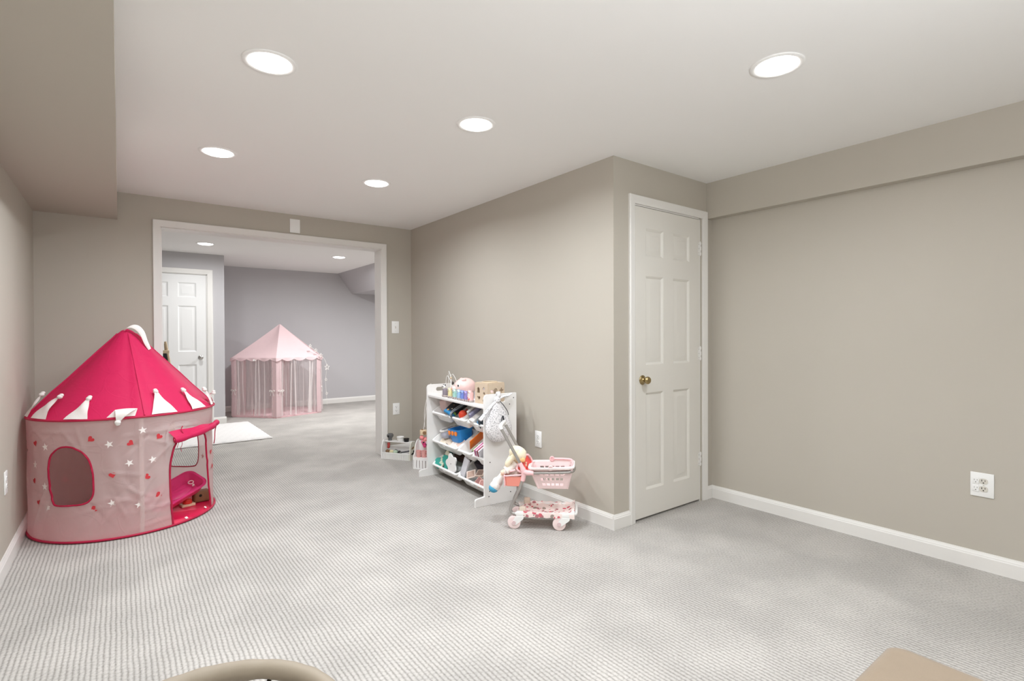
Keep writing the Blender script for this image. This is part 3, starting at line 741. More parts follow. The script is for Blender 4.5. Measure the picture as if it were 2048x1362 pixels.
# ------------------------------------------------------------------ next room: pink hexagon tent, rug, easel
def hex_tent():
    V = [Vector(p) for p in ((1.33, 8.75, 0), (1.83, 8.173, 0), (2.535, 8.375, 0), (2.73, 8.98, 0), (2.25, 9.34, 0), (1.55, 9.28, 0))]
    C0 = Vector((2.03, 8.80, 0)); t = thing('hexagon_play_tent', 'pale pink six-sided play tent with scalloped canopy and white tulle curtains', 'play tent', C0)
    V = [v - C0 for v in V]; ZE, ZA = .885, 1.405; apex = Vector((0, 0, ZA))
    up = Vector((0, 0, ZE))
    bm = NB(); plate(bm, [(v.x * .99, v.y * .99) for v in V], [], .018); obj('floor_mat', bm, PINKD, t, 0)
    bm = NB(); bmv = []
    NVv, NUu = 10, 8; R = []
    for j in range(NVv + 1):
        k = j / NVv; row = []
        for i in range(6):
            a, b = V[i] + up, V[(i + 1) % 6] + up
            for s in range(NUu):
                u = s / NUu
                p = a.lerp(b, u)
                q = p.lerp(apex, k * .985)
                sag = .045 * math.sin(PI * k) * math.sin(PI * u) + .012 * math.sin(PI * k)
                q.z -= sag * .8; q.x *= 1 - .02 * math.sin(PI * k) * math.sin(PI * u)
                row.append(q)
        R.append(row)
    rings(bm, R, cap0=False); obj('canopy', bm, PINKC, t, 25)
    for i in range(6):
        a, b = V[i] * 1.012, V[(i + 1) % 6] * 1.012
        bm = NB(); n = 41
        def fn(u, v, a=a, b=b):
            p = a.lerp(b, u); s = abs(math.sin(PI * 4.0 * (u + .125)))
            d = .020 + .032 * s
            return Vector((p.x, p.y, ZE + .004 - d * v)) * 1 + Vector((p.x, p.y, 0)).normalized() * (.012 * v + .006 * math.sin(u * 25) * v)
        grid(bm, fn, n, 3); obj('valance', bm, PINKC, t, 60)
        # corner strip: folded cloth panel round each pole
        pa, pc, pb = V[i].lerp(V[(i - 1) % 6], .10), V[i], V[i].lerp(V[(i + 1) % 6], .115)
        bm = NB(); grid(bm, lambda u, v, pa=pa, pc=pc, pb=pb: (pa.lerp(pc, u * 2) if u < .5 else pc.lerp(pb, u * 2 - 1)) * (1.004 - .012 * math.sin(PI * v)) + Vector((0, 0, .016 + (ZE - .02) * v)), 9, 10); obj('corner_panel', bm, PINKC, t, 60)
        bm = NB(); cyl(bm, V[i] * .975 + Vector((0, 0, .01)), V[i] * .975 + up, .009, seg=8); obj('pole', bm, PLW, t, 60)
        # two tulle curtains each side, gathered in soft folds
        for k, (u0, u1) in enumerate(((.08, .50), (.50, .92))):
            ph = random.random() * 6; fr = random.uniform(2.5, 4); dr = random.uniform(-.03, .03)
            def cu(u, v, a=V[i], b=V[(i + 1) % 6], u0=u0, u1=u1, ph=ph, fr=fr, dr=dr):
                w = u0 + (u1 - u0) * u; w += (.016 * math.sin(fr * 2 * PI * u + ph) + dr * math.sin(PI * u)) * (1 - v) ** .7
                p = a.lerp(b, w) * .985; o = Vector((p.x, p.y, 0)).normalized()
                amp = .010 + .012 * (1 - v)
                return p + o * amp * (math.sin(fr * 2 * PI * u + ph + 1.2 * (1 - v)) + .5 * math.sin(fr * 3.3 * u * PI + 3 * v)) + Vector((0, 0, .025 + (ZE - .03) * v))
            bm = NB(); grid(bm, cu, 64, 12); obj('curtain', bm, TULLE, t, 60)
            # gathered strands where the tulle bunches
            for q in range(3):
                u = random.uniform(.10, .90); wv = random.uniform(.014, .036)
                bm = NB(); lean = random.uniform(-.09, .09)
                grid(bm, lambda uu, v, cu=cu, u=u, wv=wv, lean=lean: cu(min(1, max(0, u + lean * (1 - v))), v) * 1.008 + (V[(i + 1) % 6] - V[i]).normalized() * (uu - .5) * wv * (1.4 - .8 * v) , 4, 10); obj('curtain_fold', bm, WHT2, t, 60)
    def bow(p, d):
        bm = NB(); s = Vector(d).normalized()
        for sg in (1, -1):
            tube(bm, spline([p, p + s * .03 * sg + Vector((0, 0, .014)), p + s * .045 * sg, p + s * .02 * sg - Vector((0, 0, .008)), p], 4), .004, 5)
            tube(bm, spline([p, p + s * .018 * sg - Vector((0, 0, .03)), p + s * .03 * sg - Vector((0, 0, .07))], 4), .003, 5)
        obj('bow', bm, WHITEC, t, 60)
    for i, k in ((0, .07), (1, -.09), (1, .1), (2, .08)):
        j = i + 1 if k > 0 else i - 1
        p = V[i].lerp(V[j % 6], abs(k)) * 1.02 + Vector((0, 0, .40)); bow(p, V[j % 6] - V[i])
    p = V[0].lerp(V[1], .55) * 1.035 + up - Vector((0, 0, .03))
    bm = NB(); box(bm, (0, 0, 0), (.055, .003, .028), .001, T(*p) @ RZ(-49) @ RX(-25)); obj('cloth_label', bm, STARW, t, 0)
    bm = NB(); plate(bm, star_pts(.008, .004), [], .001, T(*p) @ RZ(-49) @ RX(-25) @ T(0, -.003, 0) @ RX(90)); obj('label_mark', bm, STEEL, t, 0)
    # string of white stars on the right hand corner
    W3 = [V[2] * 1.03 + Vector((-.18, .02, ZE + .17)), V[2] * 1.03 + Vector((-.10, 0, ZE + .10)), V[2] * 1.02 + Vector((-.02, -.01, ZE + .02)), V[2] * 1.05 + Vector((.03, 0, ZE - .05)), V[2] * 1.07 + Vector((.045, 0, ZE - .17)), V[2] * 1.05 + Vector((.04, .0, .52)), V[2] * 1.05 + Vector((.05, 0, .3)), V[2] * 1.05 + Vector((.06, 0, .12))]
    bm = NB(); tube(bm, spline(W3, 5), .0022, 5); obj('light_string', bm, WHITEC, t, 60)
    src = None
    for q, sc in zip((W3[0], W3[1], W3[2], W3[4], W3[5], W3[6]), (.7, .7, .8, 1.15, .6, .6)):
        M = T(q.x, q.y - .012, q.z) @ RZ(20) @ RX(90) @ Matrix.Diagonal((sc, sc, 1, 1))
        if src is None:
            b2 = NB(); plate(b2, star_pts(.045, .02), [star_pts(.034, .015)], .008); src = obj('light_star', b2, WHITEC, t, 0, M)
        else: inst(src, 'light_star', t, M)
WHT2 = mat('white_tulle_fold', 'f6f0ef', .8, .02, 20, transl=.3, transp=.38)
hex_tent()
bm = NB()
def rugf(u, v):
    x, y = .40 + 1.03 * u, 6.60 + 1.40 * v
    e = .006 * math.sin(u * 41) if v in (0, 1) else 0; e2 = .006 * math.sin(v * 57) if u in (0, 1) else 0
    edge = min(u, 1 - u, v, 1 - v)
    return (x + e2, y + e, .026 + .0012 * math.sin(u * 63 + v * 31) * math.sin(v * 71) if edge > .001 else .010)
grid(bm, rugf, 60, 80)
r0 = tag(obj('shag_rug', bm, SHAG, None, 60), 'white fluffy rug on the carpet just beyond the wide opening', 'rug')
bm = NB(); box2(bm, (.41, 6.61, .001), (1.42, 7.99, .016)); obj('backing', bm, SHAG, r0, 0)
t = thing('chalk_easel', 'black chalkboard easel with pale wooden rails, half hidden behind the castle tent', 'easel', T(.19, 7.0, 0))
bm = NB(); plate(bm, [(-.28, .34), (.28, .34), (.245, 1.02), (-.245, 1.02)], [], .008, T(0, 0, 0) @ RX(86)); obj('chalkboard', bm, BLACK, t, 0)
bm = NB(); box(bm, (0, .066, 1.035), (.52, .028, .034), .004); obj('top_rail', bm, WOOD, t)
bm = NB(); box(bm, (0, .02, .325), (.60, .05, .03), .004); obj('tray', bm, WOOD, t)
for s in (1, -1):
    bm = NB(); tube(bm, [(s * .30, -.02, 0), (s * .262, .055, .9), (s * .225, .085, 1.15)], .013, 6); obj('leg', bm, WOOD, t, 30)
    bm = NB(); tube(bm, [(s * .30, .42, 0), (s * .225, .10, 1.13)], .013, 6); obj('leg', bm, WOOD, t, 30)
bm = NB(); plate(bm, [(-.28, .34), (.28, .34), (.245, 1.0), (-.245, 1.0)], [], .008, T(0, .38, 0) @ RX(106)); obj('rear_board', bm, PLW, t, 0)

# ------------------------------------------------------------------ toy organiser shelf against the jutting wall
SF = T(2.052, 3.046, 0) @ Matrix.Rotation(-.0585, 4, 'Z')      # local x: depth to the wall, y: along, z: up
def organiser():
    t = thing('toy_organizer', 'white toy organizer shelf with three tiers of slanted bins against the jutting wall', 'shelf unit', SF)
    A = Matrix(((1, 0, 0, 0), (0, 0, 1, 0), (0, 1, 0, 0), (0, 0, 0, 1)))      # (x, y, z) -> (x, z, y)
    D, H = .272, .785
    out = [(0, 0), (D, 0), (D, H)] + [(.03 + .03 * math.cos(a), H - .03 + .03 * math.sin(a)) for a in [math.radians(90 + 90 * k / 6) for k in range(7)]]
    slot = rrect(.10, .034, .0165, .133, .742, 6)
    for y in (0, .962):
        bm = NB(); plate(bm, out, [slot], .018, T(0, y, 0) @ A)
        sp = obj('side_panel', bm, LAMW, t, 30)
        bm = NB()
        ys = -.0008 if y == 0 else .981
        for x, z in ((.247, .750), (.212, .705), (.044, .302), (.213, .139), (.218, .065), (.034, .060), (.039, .096)):
            if y: x = x
            cyl(bm, (x, ys, z), (x, ys + .0012, z), .0042, seg=8)
        obj('screw', bm, HOLE, sp, 0)
    bm = NB(); box2(bm, (.004, .018, .682), (.268, .962, .700), .002); obj('top_shelf', bm, LAMW, t)
    bm = NB(); box2(bm, (.250, .018, .02), (.266, .962, .11), .002); obj('lower_rail', bm, LAMW, t)
    bm = NB(); box2(bm, (.252, .018, .62), (.266, .962, .682), .002); obj('upper_rail', bm, LAMW, t)
    for z in (.547, .305, .100):
        bm = NB(); cyl(bm, (.052, .018, z - .012), (.052, .962, z - .012), .006, seg=10); obj('bin_rod', bm, PLW, t, 40)
        bm = NB(); cyl(bm, (.236, .018, z + .096), (.236, .962, z + .096), .006, seg=10); obj('bin_rod', bm, PLW, t, 40)
    for y in (.0, .962):
        bm = NB(); plate(bm, [(.0, 0), (-.075, 0), (-.075, .035)] + [(-.060 + .015 * math.cos(a) * -1, .040 + .015 * math.sin(a)) for a in (0, .5, 1, 1.5)] + [(-.01, .062), (0, .064)], [], .018, T(0, y, 0) @ A); obj('foot', bm, LAMW, t, 30)
organiser()
BINT = 31
def bin_frame(a, z): return SF @ T(.03, a, z) @ RY(-BINT)
def storage_bin(a, z, wy, label, L=.245, h=.088):
    t = thing('storage_bin', label, 'bin', bin_frame(a, z), 'white slanted bins of the toy organizer')
    def rr(ins, r, zz):
        fr = ins * .45 if ins > .03 else ins
        return [(x, y, zz) for x, y in rrect(L - fr - ins, wy - 2 * ins, r, (L + fr - ins) / 2, 0, 4)]
    bm = NB()
    rings(bm, [rr(.048, .02, -h), rr(.040, .022, -h + .006), rr(.016, .028, -.012), rr(.012, .03, -.010), rr(.001, .03, -.010), rr(0, .03, 0), rr(.004, .028, .003), rr(.016, .026, .002), rr(.020, .024, -.012), rr(.044, .018, -h + .007)])
    obj('tub', bm, PLW, t, 35)
    bm = NB(); box(bm, (.004, 0, -.016), (.014, .05, .010), .003); obj('grip', bm, PLW, t)
WM, WL, WS = .309, .462, .228
storage_bin(.800, .547, WM, 'white bin in the top tier farthest from the speckled bag, with a pink tote')
storage_bin(.488, .547, WM, 'white bin in the middle of the top tier, with the red ball toy')
storage_bin(.176, .547, WM, 'white bin in the top tier behind the speckled bag')
storage_bin(.722, .305, WL, 'wide white bin in the middle tier holding the blue bucket')
storage_bin(.372, .305, WS, 'narrow white bin in the middle tier with the orange card')
storage_bin(.138, .305, WS, 'narrow white bin in the middle tier holding magenta folders, beside the speckled bag')
storage_bin(.722, .100, WL, 'wide white bin in the bottom tier full of teal pieces')
storage_bin(.256, .100, WL, 'wide white bin in the bottom tier holding brown and pink cards')

def toy(name, label, cat, M, group=None): return thing(name, label, cat, M, group)
def slab(name, label, cat, a, z, x, y, zz, size, m, rot=(0, 0, 0), bev=.004, edge=None):
    """a flat or boxy toy in the bin whose frame is (a, z)"""
    M = bin_frame(a, z) @ T(x, y, zz) @ RZ(rot[2]) @ RY(rot[1]) @ RX(rot[0])
    bm = NB(); box(bm, (0, 0, 0), size, bev)
    o = tag(obj(name, bm, m, None, 35, M), label, cat)
    return o
# --- top tier
GREYC = mat('lavender_grey_plastic', '8f8ca6', .5, .05, 15)
NAVY = mat('navy_cloth', '14223c', .75, .1, 30)
t = toy('fabric_tote', 'pale pink fabric tote with a handle in the top left bin', 'tote', bin_frame(.800, .547) @ T(.13, .055, -.02) @ RY(20) @ RX(-8))
bm = NB(); box(bm, (0, 0, .02), (.11, .13, .10), .018, seg=3); obj('body', bm, mat('dusty_pink_cloth', 'e2c9c6', .85, .04, 30, .3, 150), t, 60)
bm = NB(); tube(bm, spline([(.03, .05, .06), (.05, .03, .13), (.05, -.03, .13), (.03, -.05, .06)], 5), .006, 6, flat=.5); obj('handle', bm, mat('mauve_cloth', 'c9a7a6', .85, .04), t, 60)
# dark pouch with printed planets
m, nt, N, L, p, tc = base('space_print_cloth')
sp = N.new('ShaderNodeSeparateXYZ'); L.new(tc.outputs['Object'], sp.inputs[0])
nz = N.new('ShaderNodeTexNoise'); nz.inputs['Scale'].default_value = 22; L.new(tc.outputs['Object'], nz.inputs['Vector'])
f = math_node(N, L, 'ADD', math_node(N, L, 'ADD', sp.outputs['X'], .13), math_node(N, L, 'MULTIPLY', nz.outputs['Fac'], .05))
cr = N.new('ShaderNodeValToRGB'); cr.color_ramp.elements[0].position = .05; cr.color_ramp.elements[0].color = (*lin('2a83b8'), 1); cr.color_ramp.elements[1].position = .07; cr.color_ramp.elements[1].color = (*lin('16171f'), 1)
L.new(f, cr.inputs[0])
vo = N.new('ShaderNodeTexVoronoi'); vo.inputs['Scale'].default_value = 24; L.new(tc.outputs['Object'], vo.inputs['Vector'])
sc = N.new('ShaderNodeSeparateColor'); L.new(vo.outputs['Color'], sc.inputs[0])
ins = math_node(N, L, 'LESS_THAN', vo.outputs['Distance'], math_node(N, L, 'MULTIPLY', sc.outputs[0], .36))
cr2 = N.new('ShaderNodeValToRGB'); cr2.color_ramp.interpolation = 'CONSTANT'
for i, (pp, h) in enumerate(((0, 'e8e2cc'), (.35, 'c79a5a'), (.7, '7fb04a'))):
    e = cr2.color_ramp.elements[i] if i < 2 else cr2.color_ramp.elements.new(pp); e.position = pp; e.color = (*lin(h), 1)
L.new(sc.outputs[1], cr2.inputs[0])
mx = N.new('ShaderNodeMix'); mx.data_type = 'RGBA'; L.new(ins, mx.inputs['Factor']); L.new(cr.outputs[0], mx.inputs['A']); L.new(cr2.outputs[0], mx.inputs['B'])
L.new(mx.outputs['Result'], p.inputs['Base Color']); p.inputs['Roughness'].default_value = .6
SPACE = m
bm = NB(); box(bm, (0, 0, 0), (.25, .125, .035), .015, seg=3)
bmesh.ops.subdivide_edges(bm, edges=bm.edges[:], cuts=2, use_grid_fill=True)
for v in bm.verts: v.co.z += .010 * math.sin(v.co.x * 40 + v.co.y * 30)
t = tag(obj('cloth_pouch', bm, SPACE, None, 60, bin_frame(.800, .547) @ T(.135, -.165, .022) @ RX(22) @ RY(-3)), 'black and blue cloth pouch printed with planets, lying across the top bins', 'pouch')
t = toy('wire_whisk', 'grey striped bundle of straps beside the planet-print pouch', 'straps', bin_frame(.488, .547) @ T(.02, .075, .01) @ RZ(-6))
for k in range(4):
    bm = NB(); tube(bm, spline([(-.02, .01 * k, -.02), (.0, .009 * k, .02), (.08, .009 * k, .018 + .003 * k), (.21, .006 * k, .012)], 5), .0048, 6); obj('strap', bm, mat('strap_grey%d' % (k % 2), ('4c5560', 'a9b0b4')[k % 2], .6, .05), t, 60)
t.name = 'strap_bundle'
bm = NB(); ball(bm, (0, 0, 0), (.036, .034, .033), 14)
bmesh.ops.translate(bm, verts=bm.verts[:], vec=(0, 0, 0))
t = tag(obj('toy_ball', bm, mat('orange_red_plastic', 'e2492f', .45, .06, 30), None, 60, bin_frame(.488, .547) @ T(.055, -.035, .012)), 'orange-red ball toy in the middle bin of the top tier', 'ball')
bm = NB(); cyl(bm, (.028, -.012, .012), (.046, -.02, .02), .008, .006, 8); obj('knob', bm, mat('dark_red_plastic', '8e2a2a', .5, .05), t, 60)
slab('toy_box', 'white box under the orange-red ball in the top tier', 'box', .488, .547, .045, -.075, -.02, (.06, .075, .05), PLW, (0, 0, 10))
slab('picture_book', 'lavender grey book standing in the top tier behind the speckled bag', 'book', .176, .547, .12, .10, .025, (.20, .022, .085), GREYC, (24, 0, 4))
slab('zip_case', 'pale grey case leaning in the top tier next to the lavender book', 'case', .176, .547, .13, .135, .035, (.20, .02, .10), mat('pale_grey_case', 'c4c0bf', .5, .05), (30, 0, 2))
slab('paper_stack', 'white paper stack in the top tier next to the lavender book', 'paper', .176, .547, .10, .06, .005, (.20, .05, .05), WHITEC, (16, 0, 0), .002)
slab('activity_book', 'blue activity book in the top tier beside the speckled bag', 'book', .176, .547, .075, -.005, -.005, (.13, .012, .055), mat('sky_blue_cover', '4b9ad0', .5, .05), (20, 0, 6))
slab('notebook', 'thin dark notebook beside the blue activity book', 'book', .176, .547, .08, -.04, .005, (.16, .007, .075), mat('slate_cover', '4a525c', .6, .05), (18, 0, 6))
# --- middle tier
t = toy('toy_shoe', 'grey and white rounded toy shoe in the wide middle bin', 'toy', bin_frame(.722, .305) @ T(.13, .125, -.035) @ RZ(20) @ RY(18))
bm = NB(); lathe(bm, [(.002, 0), (.05, 0), (.062, .012), (.066, .04), (.06, .068), (.05, .07), (.045, .05), (.04, .02), (.002, .015)], 24, Matrix.Diagonal((1.25, .95, 1, 1))); obj('body', bm, mat('blue_grey_cloth', 'b9bac6', .8, .05, 60), t, 50)
bm = NB(); tube(bm, [(.075 * math.cos(a), .055 * math.sin(a), .068) for a in [2 * PI * k / 24 for k in range(24)]], .010, 8, True); obj('collar', bm, WHITEC, t, 60)
BLUEP = mat('bright_blue_plastic', '2e93e2', .35, .06, 12)
ORNG = mat('orange_plastic', 'f08a3c', .45, .06)
t = toy('toy_bucket', 'bright blue toy bucket with orange dots in the wide middle bin', 'bucket', bin_frame(.722, .305) @ T(.130, -.080, -.045) @ RY(24) @ RX(-4) @ Matrix.Scale(1.12, 4))
bm = NB(); rings(bm, [[(x, y, z) for x, y in rrect(w, d, .03, 0, 0, 5)] for w, d, z in ((.10, .13, 0), (.115, .15, .01), (.13, .17, .085), (.14, .18, .092), (.14, .18, .098), (.12, .16, .098), (.10, .14, .02))]); obj('body', bm, BLUEP, t, 40)
for y in (-.05, .0, .05):
    bm = NB(); lathe(bm, [(.018, 0), (.018, .006), (.012, .010), (.001, .010)], 16, T(-.064, y, .074) @ RY(-82)); obj('dot', bm, ORNG, t, 50)
for k, (y, z) in enumerate(((.052, .05), (.052, .036))):
    bm = NB(); box(bm, (-.0625 + .0012 * k, y, z), (.003, .035, .006), 0, RY(-8)); obj('slot', bm, mat('deep_blue', '15477f', .5, .04), t, 0)
bm = NB(); box2(bm, (-.0565, .033, .03), (-.0535, .039, .058), 0); obj('slot', bm, MATS['deep_blue'], t, 0)
for k, (x, y, r, hx) in enumerate(((.030, .12, 12, 'efe3cf'), (.045, .02, -10, 'e6d6c2'), (.035, -.09, 6, 'f2e7de'), (.05, -.17, -14, 'e9cdbf'))):
    bm = NB(); box(bm, (0, 0, 0), (.075, .115, .003), .0008)
    tag(obj('paper_sheet', bm, mat('sheet%d' % k, hx, .8, .03), None, 35, bin_frame(.722, .305) @ T(x + .035, y, -.034 + .006 * k) @ RZ(r) @ RY(-8)), ('cream sheet at the left front of the wide middle bin', 'tan sheet under the blue bucket in the wide middle bin', 'off-white sheet at the right front of the wide middle bin', 'pinkish sheet at the right end of the wide middle bin')[k], 'paper')
slab('toy_card', 'bright orange card standing in a narrow bin of the middle tier', 'card', .372, .305, .135, -.035, .03, (.15, .006, .115), mat('orange_card', 'ee7a22', .5, .05), (38, 0, 4), .002)
slab('toy_brick', 'lime green toy brick under the orange card', 'toy', .372, .305, .085, -.045, -.03, (.06, .02, .05), mat('lime_plastic', 'a9cf86', .5, .05), (20, 0, 0))
t = tag(obj('cord_bundle', (lambda b: (tube(b, spline([(0, 0, 0), (.02, .02, .01), (.05, -.01, .02), (.07, .02, .01), (.03, .03, .015), (.01, .0, .02)], 5), .004, 6), b)[1])(NB()), mat('dark_olive_cord', '3c3f33', .7, .05), None, 60, bin_frame(.372, .305) @ T(.03, -.055, -.045)), 'dark cord lying in the narrow bin under the orange card', 'cord')
for k, (y, hx, lab) in enumerate(((.062, 'e9d3de', 'pale pink folder, outermost of the leaning folders in the middle tier'), (.046, 'b23a78', 'magenta folder leaning in the middle tier'), (.030, 'dfc6d8', 'lilac folder beside the magenta folder'), (.012, '8d2b45', 'dark red folder in the middle tier'), (-.006, 'e8e6ec', 'white plastic folder nearest the speckled bag'))):
    slab('folder', lab, 'folder', .138, .305, .115, y, .018, (.21, .010, .105), mat('folder%d' % k, hx, .4, .04), (30, 0, 2), .002)
# --- bottom tier
TEAL = mat('teal_plastic', '2f9e90', .5, .12, 30); TEAL2 = mat('dark_teal_cloth', '17776c', .7, .1, 30)
MINT = mat('mint_card', 'cfe3d2', .6, .08, 40)
def cutout(name, label, M, pts, th, m, parts=()):
    bm = NB(); plate(bm, pts, [], th); o = tag(obj(name, bm, m, None, 30, M), label, 'puzzle piece'); return o
blob = [(p.x, p.y) for p in spline([(.055, 0, 0), (.04, .035, 0), (.0, .03, 0), (-.03, .05, 0), (-.06, .02, 0), (-.05, -.02, 0), (-.02, -.035, 0), (.02, -.025, 0)], 4, True)]
cutout('puzzle_piece', 'dark teal cut-out piece at the back of the wide bottom bin', bin_frame(.722, .100) @ T(.16, .14, .015) @ RY(-30) @ RZ(30), [(x * 1.5, y * 1.4) for x, y in blob], .012, TEAL2)
cutout('puzzle_piece', 'teal piece at the left end of the wide bottom bin', bin_frame(.722, .100) @ T(.055, .165, -.004) @ RY(-25) @ RZ(80), [(x * 1.2, y * 1.1) for x, y in blob], .012, TEAL)
cutout('puzzle_piece', 'mint patterned piece at the left front of the wide bottom bin', bin_frame(.722, .100) @ T(.062, .11, .006) @ RY(-30) @ RZ(15), blob, .008, spots_mat('mint_print', 'cfd9c2', [('2f8f84', .4), ('d9b27c', .3), ('6d5a44', .3)], 60, .35))
cutout('puzzle_piece', 'teal arched piece left of the white flower plate', bin_frame(.722, .100) @ T(.075, .03, .028) @ RY(-48) @ RZ(60), [(x * 1.15, y * 1.3) for x, y in blob], .010, TEAL)
cutout('puzzle_piece', 'pale arched piece leaning behind the white flower plate', bin_frame(.722, .100) @ T(.10, .035, .035) @ RY(-50) @ RZ(20), [(x * 1.2, y * 1.2) for x, y in blob], .008, mat('cream_card', 'ded8c4', .7, .06))
cutout('puzzle_piece', 'small teal piece in front of the white flower plate', bin_frame(.722, .100) @ T(.052, .0, -.004) @ RY(-30) @ RZ(120), [(x * .9, y * .8) for x, y in blob], .008, TEAL)
fl = []
for k in range(40):
    a = 2 * PI * k / 40; r = .060 + .010 * math.cos(5 * a)
    fl.append((r * math.cos(a), r * 1.12 * math.sin(a)))
t = toy('flower_plate', 'white flower-shaped plate standing in the wide bottom bin', 'plate', bin_frame(.722, .100) @ T(.056, -.112, .046) @ RY(-58) @ Matrix.Scale(1.22, 4))
bm = NB(); plate(bm, fl, [], .009, RZ(18)); obj('body', bm, PLW, t, 30)
bm = NB(); cyl(bm, (0, 0, .009), (0, 0, .0105), .003, seg=8); obj('centre_hole', bm, HOLE, t, 0)
slab('game_box', 'dark brown box at the back of the wide bottom bin', 'box', .722, .100, .19, -.10, .01, (.10, .20, .07), mat('dark_brown_card', '4a2c20', .6, .08), (0, 0, 0))
slab('toy_tablet', 'pale grey toy tablet leaning between the two wide bottom bins', 'toy', .256, .100, .075, .165, .045, (.018, .075, .15), mat('pale_grey_plastic', 'd4d4da', .4, .03), (18, 38, 0), .006)
slab('shoe_box', 'dark plum box at the back of the bottom bin near the speckled bag', 'box', .256, .100, .185, .02, .0, (.09, .22, .09), mat('plum_card', '2b222d', .6, .08), (0, 0, 0))
CARDM = [mat('card_%d' % k, h, .6, .08, 40) for k, h in enumerate(('d8c3b4', 'caa79b', 'e6d5cb', 'b4978a', 'dcb7ac', 'cdbcb0'))]
labs = ['tan picture card on top of the heap in the bottom right bin', 'rose picture card at the front of the bottom right bin', 'cream picture card propped in the bottom right bin', 'brown picture card under the heap in the bottom right bin', 'pink picture card beside the side panel in the bottom right bin', 'beige picture card at the back of the heap in the bottom right bin']
for k, (x, y, z, rz, ry) in enumerate(((.10, -.01, .012, 20, -12), (.045, -.05, -.008, -12, -20), (.06, .075, .010, 38, -30), (.085, -.09, -.015, 8, -6), (.04, -.125, -.004, 25, -16), (.125, -.07, .010, -20, -10))):
    bm = NB(); box(bm, (0, 0, 0), (.062, .082, .012), .0025)
    o = tag(obj('picture_card', bm, CARDM[k], None, 35, bin_frame(.256, .100) @ T(x, y, z) @ RZ(rz) @ RY(ry)), labs[k], 'card', 'picture cards in the bottom bin')
    bm = NB(); box(bm, (0, 0, .0063), (.046, .060, .0012), 0); obj('picture', bm, mat('card_print_%d' % k, ('8d7468', '9c6a66', 'b69a8c', '6f564b', 'b07f78', '8f7d70')[k], .6, .2, 90), o, 0)

# --- on top of the organiser
def top(d, a, rz=0): return SF @ T(d, a, .700) @ RZ(rz)
# piggy bank
t = toy('piggy_bank', 'pale pink glossy piggy bank on top of the toy organizer', 'piggy bank', top(.150, .560, 166) @ Matrix.Scale(.94, 4))
PIG = mat('pink_glaze', 'f3cfc9', .22, .03, 12, coat=.4)
bm = NB(); ball(bm, (0, 0, .098), (.098, .075, .076), 24)
for v in bm.verts:
    if v.co.x < -.05: v.co.y *= .96
obj('body', bm, PIG, t, 60)
bm = NB(); lathe(bm, [(.030, 0), (.029, .022), (.025, .028), (.001, .029)], 18, T(.088, 0, .085) @ RY(92) @ Matrix.Diagonal((.8, 1, 1, 1))); sn = obj('snout', bm, PIG, t, 50)
bm = NB(); [ball(bm, (.117, s * .010, .085), (.003, .004, .006), 8) for s in (1, -1)]; obj('nostril', bm, mat('rose_glaze', 'd89a98', .3, .03), sn, 60)
for s in (1, -1):
    bm = NB(); ball(bm, (.068, s * .049, .112), (.012, .008, .015), 12); ey = obj('eye', bm, mat('eye_white', 'f4f2ee', .2, .01), t, 60)
    bm = NB(); ball(bm, (.074, s * .054, .112), (.007, .005, .0095), 10); obj('pupil', bm, BLACK, ey, 60)
    bm = NB(); rings(bm, [[(.020 * k2 * math.cos(a), .011 * k2 * math.sin(a), z) for a in [2 * PI * i / 12 for i in range(12)]] for k2, z in ((1, 0), (1.05, .006), (.75, .014), (.2, .021))], M=T(.020, s * .042, .154) @ RX(-s * 42) @ RY(25)); obj('ear', bm, PIG, t, 50)
    for x in (.045, -.045):
        bm = NB(); lathe(bm, [(.016, 0), (.018, .004), (.016, .04), (.012, .05)], 12, T(x, s * .036, 0)); obj('foot', bm, PIG, t, 50)
bm = NB(); tube(bm, spline([(-.094, 0, .11), (-.108, .006, .115), (-.106, .014, .125), (-.100, .006, .13)], 4), .004, 6); obj('tail', bm, PIG, t, 60)
# bead maze
t = toy('bead_maze', 'wire bead maze with thin white loops and a red bead behind the animal train', 'toy', top(.170, .835, 84))
bm = NB(); box(bm, (0, 0, .008), (.17, .09, .016), .005); obj('base', bm, WOOD, t)
wires = [[(-.07, -.02, .015), (-.075, -.02, .10), (-.03, 0, .175), (.0, .01, .15), (.01, .0, .09), (.03, .0, .05), (.06, .0, .015)],
         [(-.05, .02, .015), (-.04, .02, .13), (.0, .02, .19), (.05, .01, .195), (.075, .0, .15), (.075, 0, .015)],
         [(-.075, .03, .015), (-.06, .03, .06), (-.02, .02, .12), (.03, .03, .16), (.06, .03, .10), (.05, .03, .015)]]
for w in wires:
    bm = NB(); tube(bm, spline(w, 8), .0022, 6); obj('wire', bm, PLW, t, 60)
for p, r, m, nm in (((.074, -.012, .034), .013, mat('red_bead', 'd8695e', .4, .03), 'bead'), ((-.028, .004, .100), .014, mat('dark_bead', '4b4440', .4, .03), 'bead'), ((-.035, .02, .145), .009, WOOD, 'bead')):
    bm = NB(); ball(bm, p, r, 14); obj(nm, bm, m, t, 60)
# rainbow stacker
t = toy('rainbow_stacker', 'pastel wooden rainbow arch between the piggy bank and the wooden cube', 'toy', top(.165, .352, 74))
for k, hx in enumerate(('d7ccdf', 'efe9ea', 'e9c7c1', 'f0d79a', 'd9cfb8')):
    r1, r0 = .084 - .014 * k, .084 - .014 * k - .012
    pts = [(r1 * math.cos(a), r1 * 1.35 * math.sin(a)) for a in [PI * i / 16 for i in range(17)]] + [(r0 * math.cos(a), r0 * 1.35 * math.sin(a)) for a in [PI * (16 - i) / 16 for i in range(17)]]
    bm = NB(); plate(bm, pts, [], .045, T(0, .022, .0005) @ RX(90)); obj('arch', bm, mat('rainbow%d' % k, hx, .55, .05, 40), t, 35)
